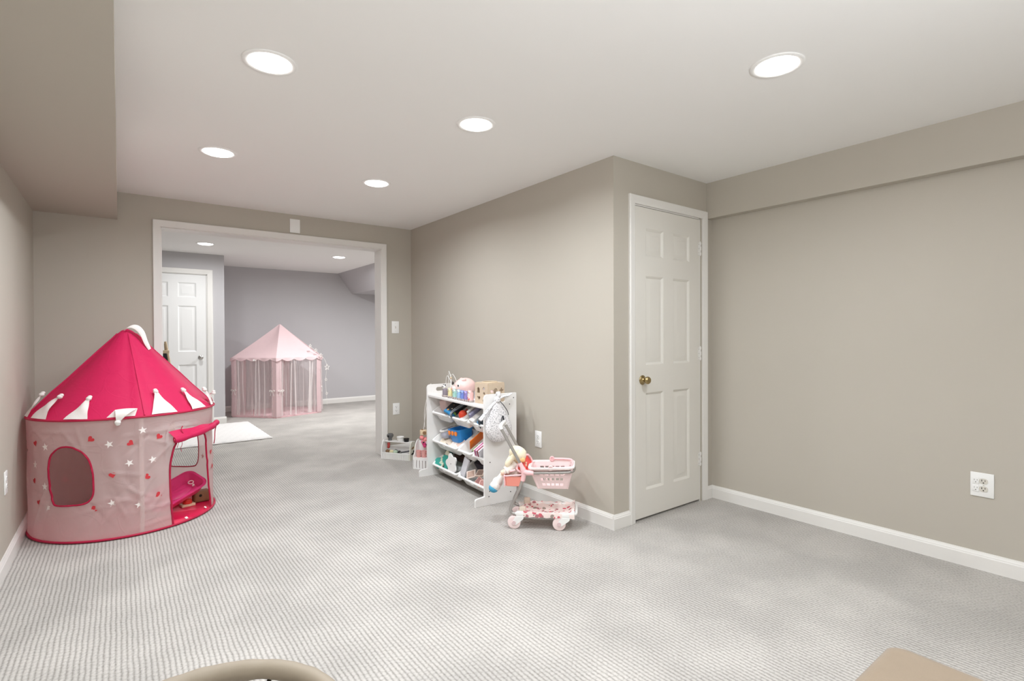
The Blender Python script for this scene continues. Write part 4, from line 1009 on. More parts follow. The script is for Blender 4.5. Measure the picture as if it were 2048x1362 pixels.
# wooden shape sorter cube
t = toy('shape_sorter', 'pale wooden shape sorter cube with cut-out holes on top of the toy organizer', 'toy', top(.150, .175, 8))
s = .148
A6 = Matrix(((1, 0, 0, 0), (0, 0, 1, 0), (0, 1, 0, 0), (0, 0, 0, 1)))
def cat_(pts, sx, dx, dy): return [(x * sx + dx, y * sx + dy) for x, y in pts]
tri = [(-1, -.8), (1, -.8), (0, 1)]
sq = [(-.8, -.8), (.8, -.8), (.8, .8), (-.8, .8)]
circ = [(math.cos(2 * PI * k / 14), math.sin(2 * PI * k / 14)) for k in range(14)]
arch = [(-.8, -1), (.8, -1), (.8, .2)] + [(.8 * math.cos(a), .2 + .8 * math.sin(a)) for a in [PI * k / 8 for k in range(1, 8)]] + [(-.8, .2)]
crs = [(-.3, -1), (.3, -1), (.3, -.3), (1, -.3), (1, .3), (.3, .3), (.3, 1), (-.3, 1), (-.3, .3), (-1, .3), (-1, -.3), (-.3, -.3)]
hrt = heart_pts(1)
def face(h, M):
    bm = NB(); q = s / 2; plate(bm, [(-q, -q), (q, -q), (q, q), (-q, q)], h, .008, M); obj('side', bm, WOODT, t, 0)
q = s / 2
face([cat_(arch, .021, -.034, .026), cat_(circ, .014, .032, .038), cat_(circ, .011, .034, .004), cat_(tri, .02, .034, -.038), cat_(hrt, .02, -.03, -.032)], T(-q, 0, q) @ RZ(-90) @ RX(90))
face([cat_(arch, .021, -.01, .022), cat_(hrt, .017, -.045, .02), cat_(crs, .019, .045, .024), cat_(sq, .017, -.03, -.036), cat_(star_pts(1, .45), .022, .03, -.034)], T(0, -q, q) @ RX(90))
face([cat_(circ, .02, 0, .03), cat_(sq, .018, .03, -.03)], T(q, 0, q) @ RZ(90) @ RX(90))
face([cat_(circ, .02, 0, .03)], T(0, q, q) @ RZ(180) @ RX(90))
bm = NB(); plate(bm, [(-q - .002, -q - .002), (q + .002, -q - .002), (q + .002, q + .002), (-q - .002, q + .002)], [[(.052 * x, .052 * y) for x, y in circ]], .008, T(0, 0, s)); obj('lid', bm, WOODT, t, 0)
bm = NB(); tube(bm, [(.054 * math.cos(a), .054 * math.sin(a), s + .009) for a in [2 * PI * k / 28 for k in range(28)]], .0035, 6, True); obj('lid_rim', bm, WOOD, t, 60)
bm = NB(); box2(bm, (-q + .008, -q + .008, .0005), (q - .008, q - .008, .010)); obj('base', bm, WOODT, t, 0)
bm = NB(); ball(bm, (-.045, -q - .003, .093), (.016, .006, .015), 12); obj('shape_piece', bm, PINKP, t, 60)
# animal train along the front edge
animals = [('panda', 'e9e6e2', '8f8791', 'tiny grey block figure with a white panda head on the organizer edge', .060), ('cub', 'efe6bd', 'e8dfa9', 'tiny pale yellow block figure in the animal row', .056), ('frog', 'cfe6de', 'a6d3c8', 'tiny teal block figure in the animal row', .056),
           ('bird', 'c3dcf0', '9cc4e6', 'tiny light blue block figure in the animal row', .056), ('bear', '8fa6e2', '7790d8', 'tiny royal blue block figure in the animal row', .055), ('bunny', 'a79bd2', '978ac8', 'tiny purple block figure in the animal row', .055), ('pup', 'f3d2cf', 'ecbfbd', 'tiny pink block figure with arched window at the end of the animal row', .066)]
ay = [.722, .610, .530, .455, .400, .350, .292]
ay = [.720, .622, .540, .466, .408, .352, .290]
for (nm, h1, h2, lab, hh), a in zip(animals, ay):
    t = toy('animal_block', lab, 'toy figure', SF @ T(.050, a, .700) @ RZ(-90), 'animal blocks in a row on the organizer edge')
    w = .042
    bm = NB(); box(bm, (0, 0, .010 + hh / 2), (w, .034, hh), .008, seg=3); obj('body', bm, mat('animal_' + nm, h2, .5, .05), t, 60)
    bm = NB(); ball(bm, (0, -.008, .010 + hh + (.012 if nm == 'panda' else .0)), (.021, .017, .018 if nm == 'panda' else .012), 12); hd = obj('head', bm, mat('animal_head_' + nm, h1, .5, .05), t, 60)
    bm = NB(); [ball(bm, (sg * .008, -.023, .013 + hh + (.012 if nm == 'panda' else .0)), (.0055 if nm == 'panda' else .0035, .003, .0055 if nm == 'panda' else .0035), 8) for sg in (1, -1)]; obj('eye', bm, BLACK, hd, 60)
    for sg in (1, -1):
        bm = NB(); ball(bm, (sg * .014, -.006, .010 + hh + (.028 if nm == 'panda' else .010)), (.007, .005, .007), 8); obj('ear', bm, BLACK if nm == 'panda' else MATS['animal_' + nm], t, 60)
        bm = NB(); cyl(bm, (sg * .015, -.019, .009), (sg * .015, .019, .009), .009, seg=12); obj('wheel', bm, mat('grey_wheel', 'b5a9a6', .5, .1, 60), t, 50)
    if nm == 'pup':
        bm = NB(); plate(bm, [(x * .016, y * .020) for x, y in arch], [[(x * .009, y * .013 - .004) for x, y in arch]], .003, T(0, -.017, .052) @ RX(90)); obj('window_arch', bm, PLW, t, 30)
        bm = NB(); [ball(bm, p, .004, 8) for p in ((-.008, -.018, .035), (.009, -.018, .026), (0, -.018, .02))]; obj('button', bm, REDP, t, 60)

# --- hanging on the organiser
SPECK = spots_mat('speckled_cloth', 'e9e8ea', [('2f3238', .45), ('5d6068', .35), ('8b8d94', .2)], 165, .33)
t = toy('drawstring_bag', 'white speckled drawstring bag hanging on the near side of the toy organizer', 'bag', SF @ T(.094, -.006, .45))
bm = NB()
def bagp(u, v):
    a = 2 * PI * u; z = v * .285
    k = math.sqrt(max(0, 1 - ((.36 - v) / .36) ** 2)) if v < .36 else 1 - .86 * ((v - .36) / .64) ** 1.5
    w = .104 * k + .006; dpt = .032 * k + .003
    wr = 1 + .05 * math.sin(a * 7 + 2 * v) * v + .03 * math.sin(a * 3 + 9 * v)
    return (w * wr * math.cos(a) - .012 * v, -.036 + dpt * wr * math.sin(a), z - .018 * math.exp(-((u % 1 - .25) / .2) ** 2) * 0)
R = [[bagp(i / 40, (j / 30) ** 1.35) for i in range(40)] for j in range(31)]
rings(bm, R); obj('body', bm, SPECK, t, 60)
bm = NB(); ball(bm, (-.012, -.034, .298), (.026, .022, .026), 14); obj('knot', bm, SPECK, t, 60)
bm = NB(); tube(bm, spline([(-.012, -.03, .30), (.0, -.036, .328), (.012, -.02, .342), (.006, .003, .338)], 5), [.017] * 8 + [.014] * 8, 8, flat=.7); obj('loop', bm, SPECK, t, 60)
bm = NB(); tube(bm, spline([(-.012, -.034, .298), (.03, -.036, .318), (.075, -.03, .322), (.115, -.022, .335)], 5), [.012] * 6 + [.015] * 6 + [.011] * 4, 8, flat=.6); obj('tail', bm, SPECK, t, 60)
bm = NB(); tube(bm, spline([(-.014, -.034, .296), (-.06, -.036, .262), (-.10, -.036, .225), (-.135, -.034, .185), (-.155, -.03, .165)], 5), [.012] * 6 + [.016] * 8 + [.019] * 6 + [.008], 8, flat=.6); obj('tail', bm, SPECK, t, 60)
CORD = mat('charcoal_cord', '33343c', .7, .05)
bm = NB(); tube(bm, spline([(-.004, -.058, .29), (.02, -.066, .262), (.05, -.068, .22), (.064, -.062, .19)], 5), .0026, 6); obj('cord', bm, CORD, t, 60)
bm = NB(); tube(bm, spline([(.006, -.075, .19), (-.004, -.078, .165), (.0, -.079, .135), (.012, -.079, .13), (.016, -.078, .16), (.008, -.077, .19), (.010, -.078, .15)], 6), .0028, 6); obj('cord', bm, CORD, t, 60)
# toy camera and beads on a white strap at the far side
t = toy('toy_camera', 'pale wooden toy camera with pink beads on a white strap at the organizer end', 'toy', SF @ T(-.005, 1.012, .30))
bm = NB(); tube(bm, spline([(.045, -.022, .48), (.038, .0, .40), (.018, .010, .25), (-.004, .012, .10), (-.014, .010, .085)], 6), .0030, 6, flat=.6); tube(bm, spline([(.042, -.022, .475), (.030, .006, .38), (.006, .012, .25), (.008, .012, .11)], 6), .0030, 6, flat=.6); tube(bm, spline([(.045, -.022, .48), (.05, -.03, .49), (.042, -.022, .475)], 4), .003, 6); obj('strap', bm, WHITEC, t, 60)
bm = NB(); box(bm, (-.006, .012, .065), (.058, .028, .045), .005); obj('body', bm, WOOD, t)
bm = NB(); cyl(bm, (-.006, -.002, .064), (-.006, -.014, .064), .014, seg=16); obj('camera_lens', bm, BROWNW, t, 40)
bm = NB(); box(bm, (-.016, .012, .091), (.014, .014, .010), .002); obj('viewfinder', bm, BROWNW, t)
for p, r in (((-.022, .012, .022), .019), ((.012, .010, .004), .020), ((-.002, .014, -.006), .013)):
    bm = NB(); ball(bm, p, r, 14); obj('bead', bm, mat('pink_bead', 'e58b8b', .4, .05), t, 60)

# ------------------------------------------------------------------ small toy stands on the floor behind the organiser
SB = Matrix(((.555, .832, 0, 2.042), (-.832, .555, 0, 4.854), (0, 0, 1, 0), (0, 0, 0, 1)))
t = thing('toy_market_stand', 'low white toy market stand with curved sides and slatted front beside the opening', 'toy stand', SB)
arcs = [(0, 0), (.13, 0)] + [(.13 - .13 * (1 - math.cos(a)) * .55, .175 * math.sin(a) ** .8) for a in [math.radians(q) for q in (30, 50, 70, 90)]] + [(.045, .178), (.022, .165), (.006, .12), (0, .07)]
SPX = Matrix(((0, 0, 1, 0), (1, 0, 0, 0), (0, 1, 0, 0), (0, 0, 0, 1)))
for x in (0, .316):
    bm = NB(); plate(bm, arcs, [], .010, T(x, 0, 0) @ SPX); obj('side_panel', bm, PLW if x == 0 else mat('pale_sage_paint', 'd9d8cc', .5, .02), t, 30)
bm = NB(); box2(bm, (.010, .045, .160), (.316, .115, .168)); obj('top_board', bm, LAMW, t, 0)
bm = NB(); box2(bm, (.010, .005, .034), (.316, .120, .042)); obj('floor_board', bm, LAMW, t, 0)
bm = NB(); box2(bm, (.010, .120, .02), (.316, .126, .10)); obj('back_board', bm, LAMW, t, 0)
bm = NB(); box2(bm, (.008, .001, .0), (.318, .004, .060)); obj('front_board', bm, mat('dull_sage_paint', 'c9c6b8', .6, .02), t, 0)  # board behind the slats, a duller sage than the side panel
src = None
for k in range(26):
    M = T(.013 + k * .01175, -.002, .030)
    if src is None:
        bm = NB(); box(bm, (0, 0, 0), (.0078, .006, .060), .001); src = obj('slat', bm, PLW, t, 0, M)
    else: inst(src, 'slat', t, M)
bm = NB(); box2(bm, (.006, -.006, .058), (.320, .006, .065)); obj('front_rail', bm, PLW, t, 0)
o = tag(obj('toy_salt_mill', (lambda b: (lathe(b, [(.018, 0), (.020, .01), (.016, .016), (.022, .026), (.032, .04), (.033, .055), (.024, .068), (.002, .072)], 20), b)[1])(NB()), mat('graphite_plastic', '5f5f5f', .25, .05), None, 50, SB @ T(.055, .08, .168)), 'dark grey rounded toy pot at the left end on top of the market stand', 'toy')
bm = NB(); cyl(bm, (0, -.03, .045), (0, -.038, .045), .009, seg=12); obj('dial', bm, BLACK, o, 40); o.name = 'toy_pot'
o = tag(obj('toy_cup', (lambda b: (lathe(b, [(.028, 0), (.032, .004), (.030, .034), (.036, .036), (.036, .044), (.030, .044), (.026, .01), (.001, .01)], 20), b)[1])(NB()), PLW, None, 40, SB @ T(.172, .08, .168)), 'white ribbed toy cup on top of the market stand', 'cup')
bm = NB()
for k in range(14):
    a = 2 * PI * k / 14; cyl(bm, (.0325 * math.cos(a), .0325 * math.sin(a), .004), (.031 * math.cos(a), .031 * math.sin(a), .034), .0022, seg=6)
obj('ribs', bm, PLG, o, 60, kind='stuff')
o = tag(obj('toy_jar', (lambda b: (lathe(b, [(.022, 0), (.024, .004), (.026, .024), (.028, .026), (.028, .032), (.022, .032), (.020, .024), (.001, .023)], 20), b)[1])(NB()), BLACK, None, 40, SB @ T(.245, .07, .168)), 'small black toy jar on top of the market stand', 'jar')
bm = NB(); cyl(bm, (0, 0, .023), (0, 0, .026), .020, seg=16); obj('contents', bm, BROWNW, o, 40)
o = tag(obj('toy_sausage', (lambda b: (tube(b, spline([(0, 0, .055), (.002, 0, .03), (-.002, 0, 0)], 5), [.009, .013, .014, .014, .014, .013, .013, .014, .013, .012, .008], 10), b)[1])(NB()), mat('brick_red_felt', 'a83e3a', .7, .1), None, 60, SB @ T(.052, .055, .095)), 'brick red toy sausage hanging inside the market stand', 'toy food')
bm = NB(); tube(bm, [(0, 0, .05), (0, 0, .066)], .002, 6); obj('string', bm, WHITEC, o, 60)
food = [('toy_bun', 'brown toy bun at the left inside the market stand', (.050, .045), .025, '7d6247'), ('toy_potato', 'pale green toy potato inside the market stand', (.092, .045), .024, 'd8d0a8'), ('toy_cabbage', 'mint toy cabbage inside the market stand', (.140, .04), .025, 'b7c9b2'), ('toy_olive', 'black round toy fruit inside the market stand', (.178, .05), .022, '2d2c2b'), ('toy_plum', 'dark grey toy fruit behind the mint cabbage', (.118, .082), .023, '44464a')]
for nm, lab, (x, y), r, hx in food:
    bm = NB(); ball(bm, (0, 0, r * .85), (r, r * .9, r * .85), 12)
    for v in bm.verts: v.co += v.co.normalized() * .0015 * math.sin(v.co.x * 300 + v.co.z * 250)
    o = tag(obj(nm, bm, mat('food_' + nm, hx, .7, .2, 60), None, 60, SB @ T(x, y, .042)), lab, 'toy food')
o = thing('toy_tongs', 'dark toy tongs lying at the right inside the market stand', 'tongs', SB @ T(.20, .045, .042))
for s in (1, -1):
    bm = NB(); tube(bm, [(0, s * .004, .022), (.05, s * .016, .032), (.105, s * .022, .045)], .006, 6); obj('arm', bm, mat('gunmetal', '55565a', .4, .1), o, 60)
bm = NB(); cyl(bm, (-.004, 0, .012), (-.004, 0, .030), .009, seg=10); obj('hinge', bm, STEEL, o, 40)
for k, (y, z, hx, lab) in enumerate(((.035, .115, '6c4a38', 'dark brown leaf decoration high on the side of the market stand'), (.07, .06, '5a4a44', 'dark leaf decoration low on the side of the market stand'))):
    pass
lm = None
for (y, z, r, m) in ((.05, .115, 20, BROWNW), (.075, .075, -30, BLACK), (.045, .060, 10, HOLE), (.095, .12, 40, MATS['food_toy_potato'])):
    bm = NB(); plate(bm, [(.022 * math.cos(a), .010 * math.sin(a)) for a in [2 * PI * k / 12 for k in range(12)]], [], .002, T(.326, y, z) @ SPX @ RZ(r)); obj('leaf_print', bm, m, t, 0)
# picket-front stand with pink cups
SR = Matrix(((.5, .866, 0, 2.117), (-.866, .5, 0, 4.307), (0, 0, 1, 0), (0, 0, 0, 1)))
t = thing('toy_cup_stand', 'small white picket-front toy stand with pink cups behind the toy organizer', 'toy stand', SR)
prof = [(0, 0), (.10, 0), (.10, .25), (.085, .255)] + [(.085 - .055 * math.sin(a), .255 - .09 * (1 - math.cos(a))) for a in (.4, .8, 1.2)] + [(.02, .135), (.004, .115), (0, .10)]
for x in (0, .172):
    bm = NB(); plate(bm, prof, [], .008, T(x, 0, 0) @ SPX); obj('side_panel', bm, PLW, t, 30)
bm = NB(); box2(bm, (.008, .092, .0), (.172, .098, .24)); obj('back_board', bm, PLW, t, 0)
bm = NB(); box2(bm, (.008, .004, .088), (.172, .092, .098)); obj('shelf', bm, PLW, t, 0)
bm = NB(); box2(bm, (.004, -.003, .080), (.176, .003, .104)); obj('front_rail', bm, PLW, t, 0)
bm = NB(); box2(bm, (.004, -.003, .0), (.176, .003, .010)); obj('bottom_rail', bm, PLW, t, 0)
bm = NB(); box2(bm, (.008, .012, .004), (.172, .014, .088)); obj('inner_board', bm, mat('pink_white_paint', 'e6dcdb', .5, .02), t, 0)
src = None
for k in range(5):
    M = T(.024 + k * .0315, 0, .045)
    if src is None:
        bm = NB(); box(bm, (0, 0, 0), (.0235, .006, .075), .001); src = obj('slat', bm, PLW, t, 0, M)
    else: inst(src, 'slat', t, M)
for x, lab in ((.034, 'blush pink toy cup at the left on the picket-front stand'), (.080, 'blush pink toy cup in the middle of the picket-front stand'), (.132, 'blush pink toy cup next to the organizer panel on the picket-front stand')):
    o = tag(obj('toy_cup', (lambda b: (lathe(b, [(.017, 0), (.020, .004), (.022, .055), (.0235, .06), (.020, .06), (.017, .01), (.001, .008)], 18), b)[1])(NB()), mat('blush_plastic', 'e9b0ab', .45, .04), None, 40, SR @ T(x, .045 + (.012 if x > .05 else 0), .098)), lab, 'cup', 'pink cups on the picket stand')
    bm = NB(); tube(bm, spline([(.021, 0, .045), (.034, 0, .042), (.034, 0, .022), (.020, 0, .018)], 4), .003, 6); obj('handle', bm, MATS['blush_plastic'], o, 60)
o = thing('toy_flower', 'crimson toy flower above the picket-front stand', 'toy', SR @ T(.066, .078, .098))
bm = NB(); tube(bm, [(0, 0, 0), (0, 0, .11)], .0025, 6); obj('stem', bm, PLW, o, 60)
for k, (x, z, r) in enumerate(((-.012, .135, .018), (.006, .118, .020), (.014, .100, .016))):
    bm = NB(); ball(bm, (x, -.004 * k, z), (r, r * .7, r), 12); obj('petal', bm, MAG if k else mat('pink_petal', 'e58aa4', .6, .05), o, 60)
bm = NB(); ball(bm, (.006, -.012, .132), .009, 8); ball(bm, (.034, -.006, .112), (.010, .006, .005), 8); obj('seed', bm, BLACK, o, 60)

# ------------------------------------------------------------------ pink toy shopping cart with a doll seat
ST = Matrix(((.714, .70, 0, 1.962), (-.70, .714, 0, 2.572), (0, 0, 1, 0), (0, 0, 0, 1)))
FW = .175
def toy_cart():
    t = thing('toy_shopping_cart', 'pink and grey toy shopping cart with basket and doll seat by the jutting wall', 'toy cart', ST)
    def P(*a): return [Vector(p) for p in a]
    for y in (0, FW):
        bm = NB()
        tube(bm, spline(P((-.088, y, .622), (-.03, y, .518), (.03, y, .408), (.05, y, .37)), 4), .0098, 10); obj('push_tube', bm, STEEL, t, 60)
        bm = NB(); tube(bm, spline(P((.050, y, .325), (.030, y, .262), (.0, y, .195), (-.026, y, .140), (-.030, y, .115), (-.018, y, .096), (.012, y, .092)), 5), .0098, 10); obj('leg_tube', bm, STEEL, t, 60)
        bm = NB()
        tube(bm, spline(P((.028, y, .410), (.046, y, .375), (.054, y, .345), (.046, y, .300)), 4), [.0135] * 4 + [.017] * 5 + [.015] * 4, 12)
        tube(bm, P((.052, y, .356), (.075, y, .350), (.114, y, .350)), [.020, .0165, .0145], 12); obj('joint', bm, PINKP2, t, 60)
    bm = NB(); tube(bm, spline(P((-.086, 0, .618), (-.092, .004, .634), (-.092, .03, .638), (-.092, FW - .03, .638), (-.092, FW - .004, .634), (-.086, FW, .618)), 5), .0125, 12); obj('handle_grip', bm, PLW, t, 60)
    bm = NB(); tube(bm, spline(P((.11, 0, .350), (.22, 0, .354), (.318, .0, .360), (.350, .012, .363), (.364, .05, .365), (.364, FW - .05, .365), (.350, FW - .012, .363), (.318, FW, .360), (.22, FW, .354), (.11, FW, .350)), 5), .0088, 10); obj('basket_tube', bm, STEEL, t, 60)
    # pierced basket: four walls and a bottom
    tops = P((.094, .006, .374), (.350, .006, .380), (.350, FW - .004, .386), (.094, FW - .004, .380))
    bots = P((.142, .034, .246), (.322, .034, .250), (.322, FW - .034, .250), (.142, FW - .034, .246))
    bm = NB()
    def wall(a, b, c, d, nx, nz):
        outer = [(0, 0), (1, 0), (1, 1), (0, 1)]
        holes = []
        for i in range(nx):
            for k in range(nz):
                cx = .16 + .70 * (i + .5) / nx if nx > 2 else (i + .5) / nx
                cz = .14 + .80 * k / nz + .07
                hw, hh = (.050 if nx > 2 else .07), .062
                holes.append([(cx - hw, cz - hh), (cx + hw, cz - hh), (cx + hw, cz + hh), (cx - hw, cz + hh)])
        n = (b - a).cross(d - a).normalized() * .0028
        w = NB(); plate(w, outer, holes, 1)
        for v in w.verts:
            u, q, z = v.co
            v.co = a.lerp(b, u).lerp(d.lerp(c, u), q) + n * (z - .5)
        merge(bm, w)
    wall(bots[0], bots[1], tops[1], tops[0], 5, 3); wall(bots[1], bots[2], tops[2], tops[1], 3, 3)
    wall(bots[2], bots[3], tops[3], tops[2], 5, 3); wall(bots[3], bots[0], tops[0], tops[3], 3, 3)
    rings(bm, [[b + Vector((0, 0, dz)) for b in bots] for dz in (-.002, .002)])
    for a, b in zip(bots, tops): tube(bm, [a, b], [.006, .008], 8)
    obj('basket', bm, PINKP, t, 30)
    bm = NB(); loop = rrect(.272, FW + .012, .035, .222, FW / 2, 5)
    R = []
    for x, y in loop + loop[:1]:
        n = (Vector((x - .222, y - FW / 2, 0))).normalized(); z = .374 + (x - .09) * .035 + y * .03
        R.append([Vector((x, y, z)) + n * a + Vector((0, 0, b)) for a, b in ((.010, 0), (.010, .007), (-.008, .009), (-.012, .004), (-.010, -.006), (.006, -.004))])
    rings(bm, R, cap0=False, cap1=False); obj('basket_rim', bm, mat('ivory_pink_plastic', 'f4e6e4', .4, .02), t, 40)
    bm = NB(); tube(bm, spline(P((.225, FW - .004, .402), (.30, FW - .004, .402), (.342, FW - .010, .400), (.352, FW - .05, .398), (.352, .06, .392), (.342, .016, .388), (.30, .004, .386), (.222, .002, .384)), 5), .0058, 8, flat=1.3); hb = obj('basket_handle', bm, PINKP2, t, 60)
    for y, z, m in ((FW - .004, .402, PINKP2), (-.004, .384, PINKP)):
        bm = NB(); lathe(bm, [(.016, -.006), (.0165, .004), (.014, .006), (.011, .006), (.010, .002), (.001, .002)], 20, T(.220, y, z) @ RX(90)); obj('handle_pivot', bm, m, hb, 50)
    # child seat: coral tub with pink rim, and the pink shield with its coral face
    def rr(x0, x1, y0, y1, r, z): return [(x, y, z) for x, y in rrect(x1 - x0, y1 - y0, r, (x0 + x1) / 2, (y0 + y1) / 2, 4)]
    bm = NB(); rings(bm, [rr(-.058, .036, .004, FW - .004, .012, .262), rr(-.064, .042, -.002, FW + .002, .014, .266), rr(-.070, .046, -.004, FW + .004, .016, .322), rr(-.066, .042, .0, FW, .014, .324), rr(-.056, .034, .010, FW - .01, .012, .276)]); obj('seat', bm, CORAL, t, 40)
    bm = NB(); lp = rr(-.071, .046, -.005, FW + .005, .017, .326); tube(bm, [Vector(p) + Vector((0, 0, .10 * (p[0] + .07))) for p in lp], .0048, 8, True)
    tube(bm, P((-.071, -.006, .328), (-.066, -.005, .290), (-.066, -.004, .262)), .0048, 8); obj('seat_rim', bm, PINKP2, t, 60)
    bm = NB(); sh = P((.008, .012, .372), (.060, .085, .444), (.094, .125, .386), (.066, .03, .345))
    n = (sh[1] - sh[0]).cross(sh[2] - sh[0]).normalized()
    rings(bm, [[p + n * .003 for p in sh], [p - n * .003 for p in sh]]); obj('shield_face', bm, mat('coral_red_plastic', 'e0564e', .4, .04), t, 20)
    bm = NB(); tube(bm, spline(sh, 4, True), .0075, 8, True); obj('shield_rim', bm, PINKP2, t, 60)
    bm = NB(); tube(bm, spline(P((.0, .0, .366), (-.03, .004, .357), (-.02, .06, .362), (.006, .10, .40), (.055, .09, .44)), 5), .007, 8); obj('shield_arm', bm, PINKP2, t, 60)
    c = sum(sh, Vector()) / 4
    bm = NB(); ball(bm, c + Vector((.004, -.008, -.004)), (.008, .005, .012), 8); ball(bm, c + Vector((.006, -.006, .012)), (.006, .004, .006), 8); obj('bear_print', bm, mat('beige_print', 'e6c2a8', .5, .03), t, 60)
    # lower tray
    bm = NB(); tube(bm, spline(P((.0, 0, .094), (.10, 0, .096), (.25, 0, .098), (.335, .0, .100), (.362, .006, .101), (.374, .03, .103), (.374, FW - .03, .108), (.362, FW - .004, .108), (.33, FW, .107), (.0, FW, .102)), 5), .0105, 10); obj('tray_rail', bm, PLW, t, 60)
    PRINT = spots_mat('berry_print_cloth', 'f0dfda', [('cf6470', .4), ('b5757a', .3), ('a08f86', .3)], 34, .42)
    def cl(u, v):
        x = .048 + .318 * u
        if v < .2: y, z = -.012 + .0 * v, .078 + .03 * (v / .2)
        elif v > .9: y, z = FW + .012, .118 - .02 * ((v - .9) / .1)
        else:
            w = (v - .2) / .7; y = -.010 + (FW + .02) * w; z = .110 + .008 * w - .026 * math.sin(PI * w) * math.sin(PI * min(1, .1 + .9 * u))
        z += .016 * max(0, (u - .86) / .14) ** 2 * (v > .2) + .0025 * math.sin(u * 37 + v * 9)
        return (x, y, z)
    bm = NB(); grid(bm, cl, 30, 21); obj('tray_cloth', bm, PRINT, t, 60)
    bm = NB(); grid(bm, lambda u, v: (.052 - .055 * math.sin(PI * .5 * v), .03 + .11 * u, .112 - .045 * v + .006 * math.sin(u * 9)), 8, 6); obj('tray_flap', bm, PRINT, t, 60)
    for x0, y in ((.045, FW - .012), (.030, .02)):
        bm = NB(); box(bm, (x0 + .012, y, .122 if y > .1 else .108), (.040, .020, .050), .005); obj('tray_clip', bm, mat('tan_plastic', 'd6c9b8', .5, .03), t)
    for x, bx in ((-.008, .028), (.272, .312)):
        for y in (0, FW):
            bm = NB(); box(bm, (bx, y, .093), (.046, .027, .032), .005); obj('wheel_bracket', bm, PLW, t)
            pts = [(bx - .026, .080), (bx + .026, .080), (bx + .022, .066), (x + .016, .030), (x + .004, .026), (x - .008, .034), (x - .004, .058)]
            for yy in (-.016, .011):
                bm = NB(); plate(bm, pts, [], .005, T(0, y + yy, 0) @ Matrix(((1, 0, 0, 0), (0, 0, 1, 0), (0, 1, 0, 0), (0, 0, 0, 1)))); obj('fork', bm, PLW, t, 30)
            bm = NB(); lathe(bm, [(.002, -.0095), (.026, -.0095), (.034, -.0105), (.040, -.008), (.041, -.004), (.041, .004), (.040, .008), (.034, .0105), (.026, .0095), (.002, .0095)], 32, T(x, y, .041) @ RX(90)); wh = obj('wheel', bm, mat('pale_rose_plastic', 'f0dcda', .45, .02), t, 50)
            bm = NB(); lathe(bm, [(.002, -.019), (.010, -.019), (.0125, -.017), (.0125, .019), (.002, .019)], 20, T(x, y, .041) @ RX(90)); obj('hub', bm, mat('rose_grey_plastic', 'd9bfc0', .45, .04), wh, 50)
toy_cart()
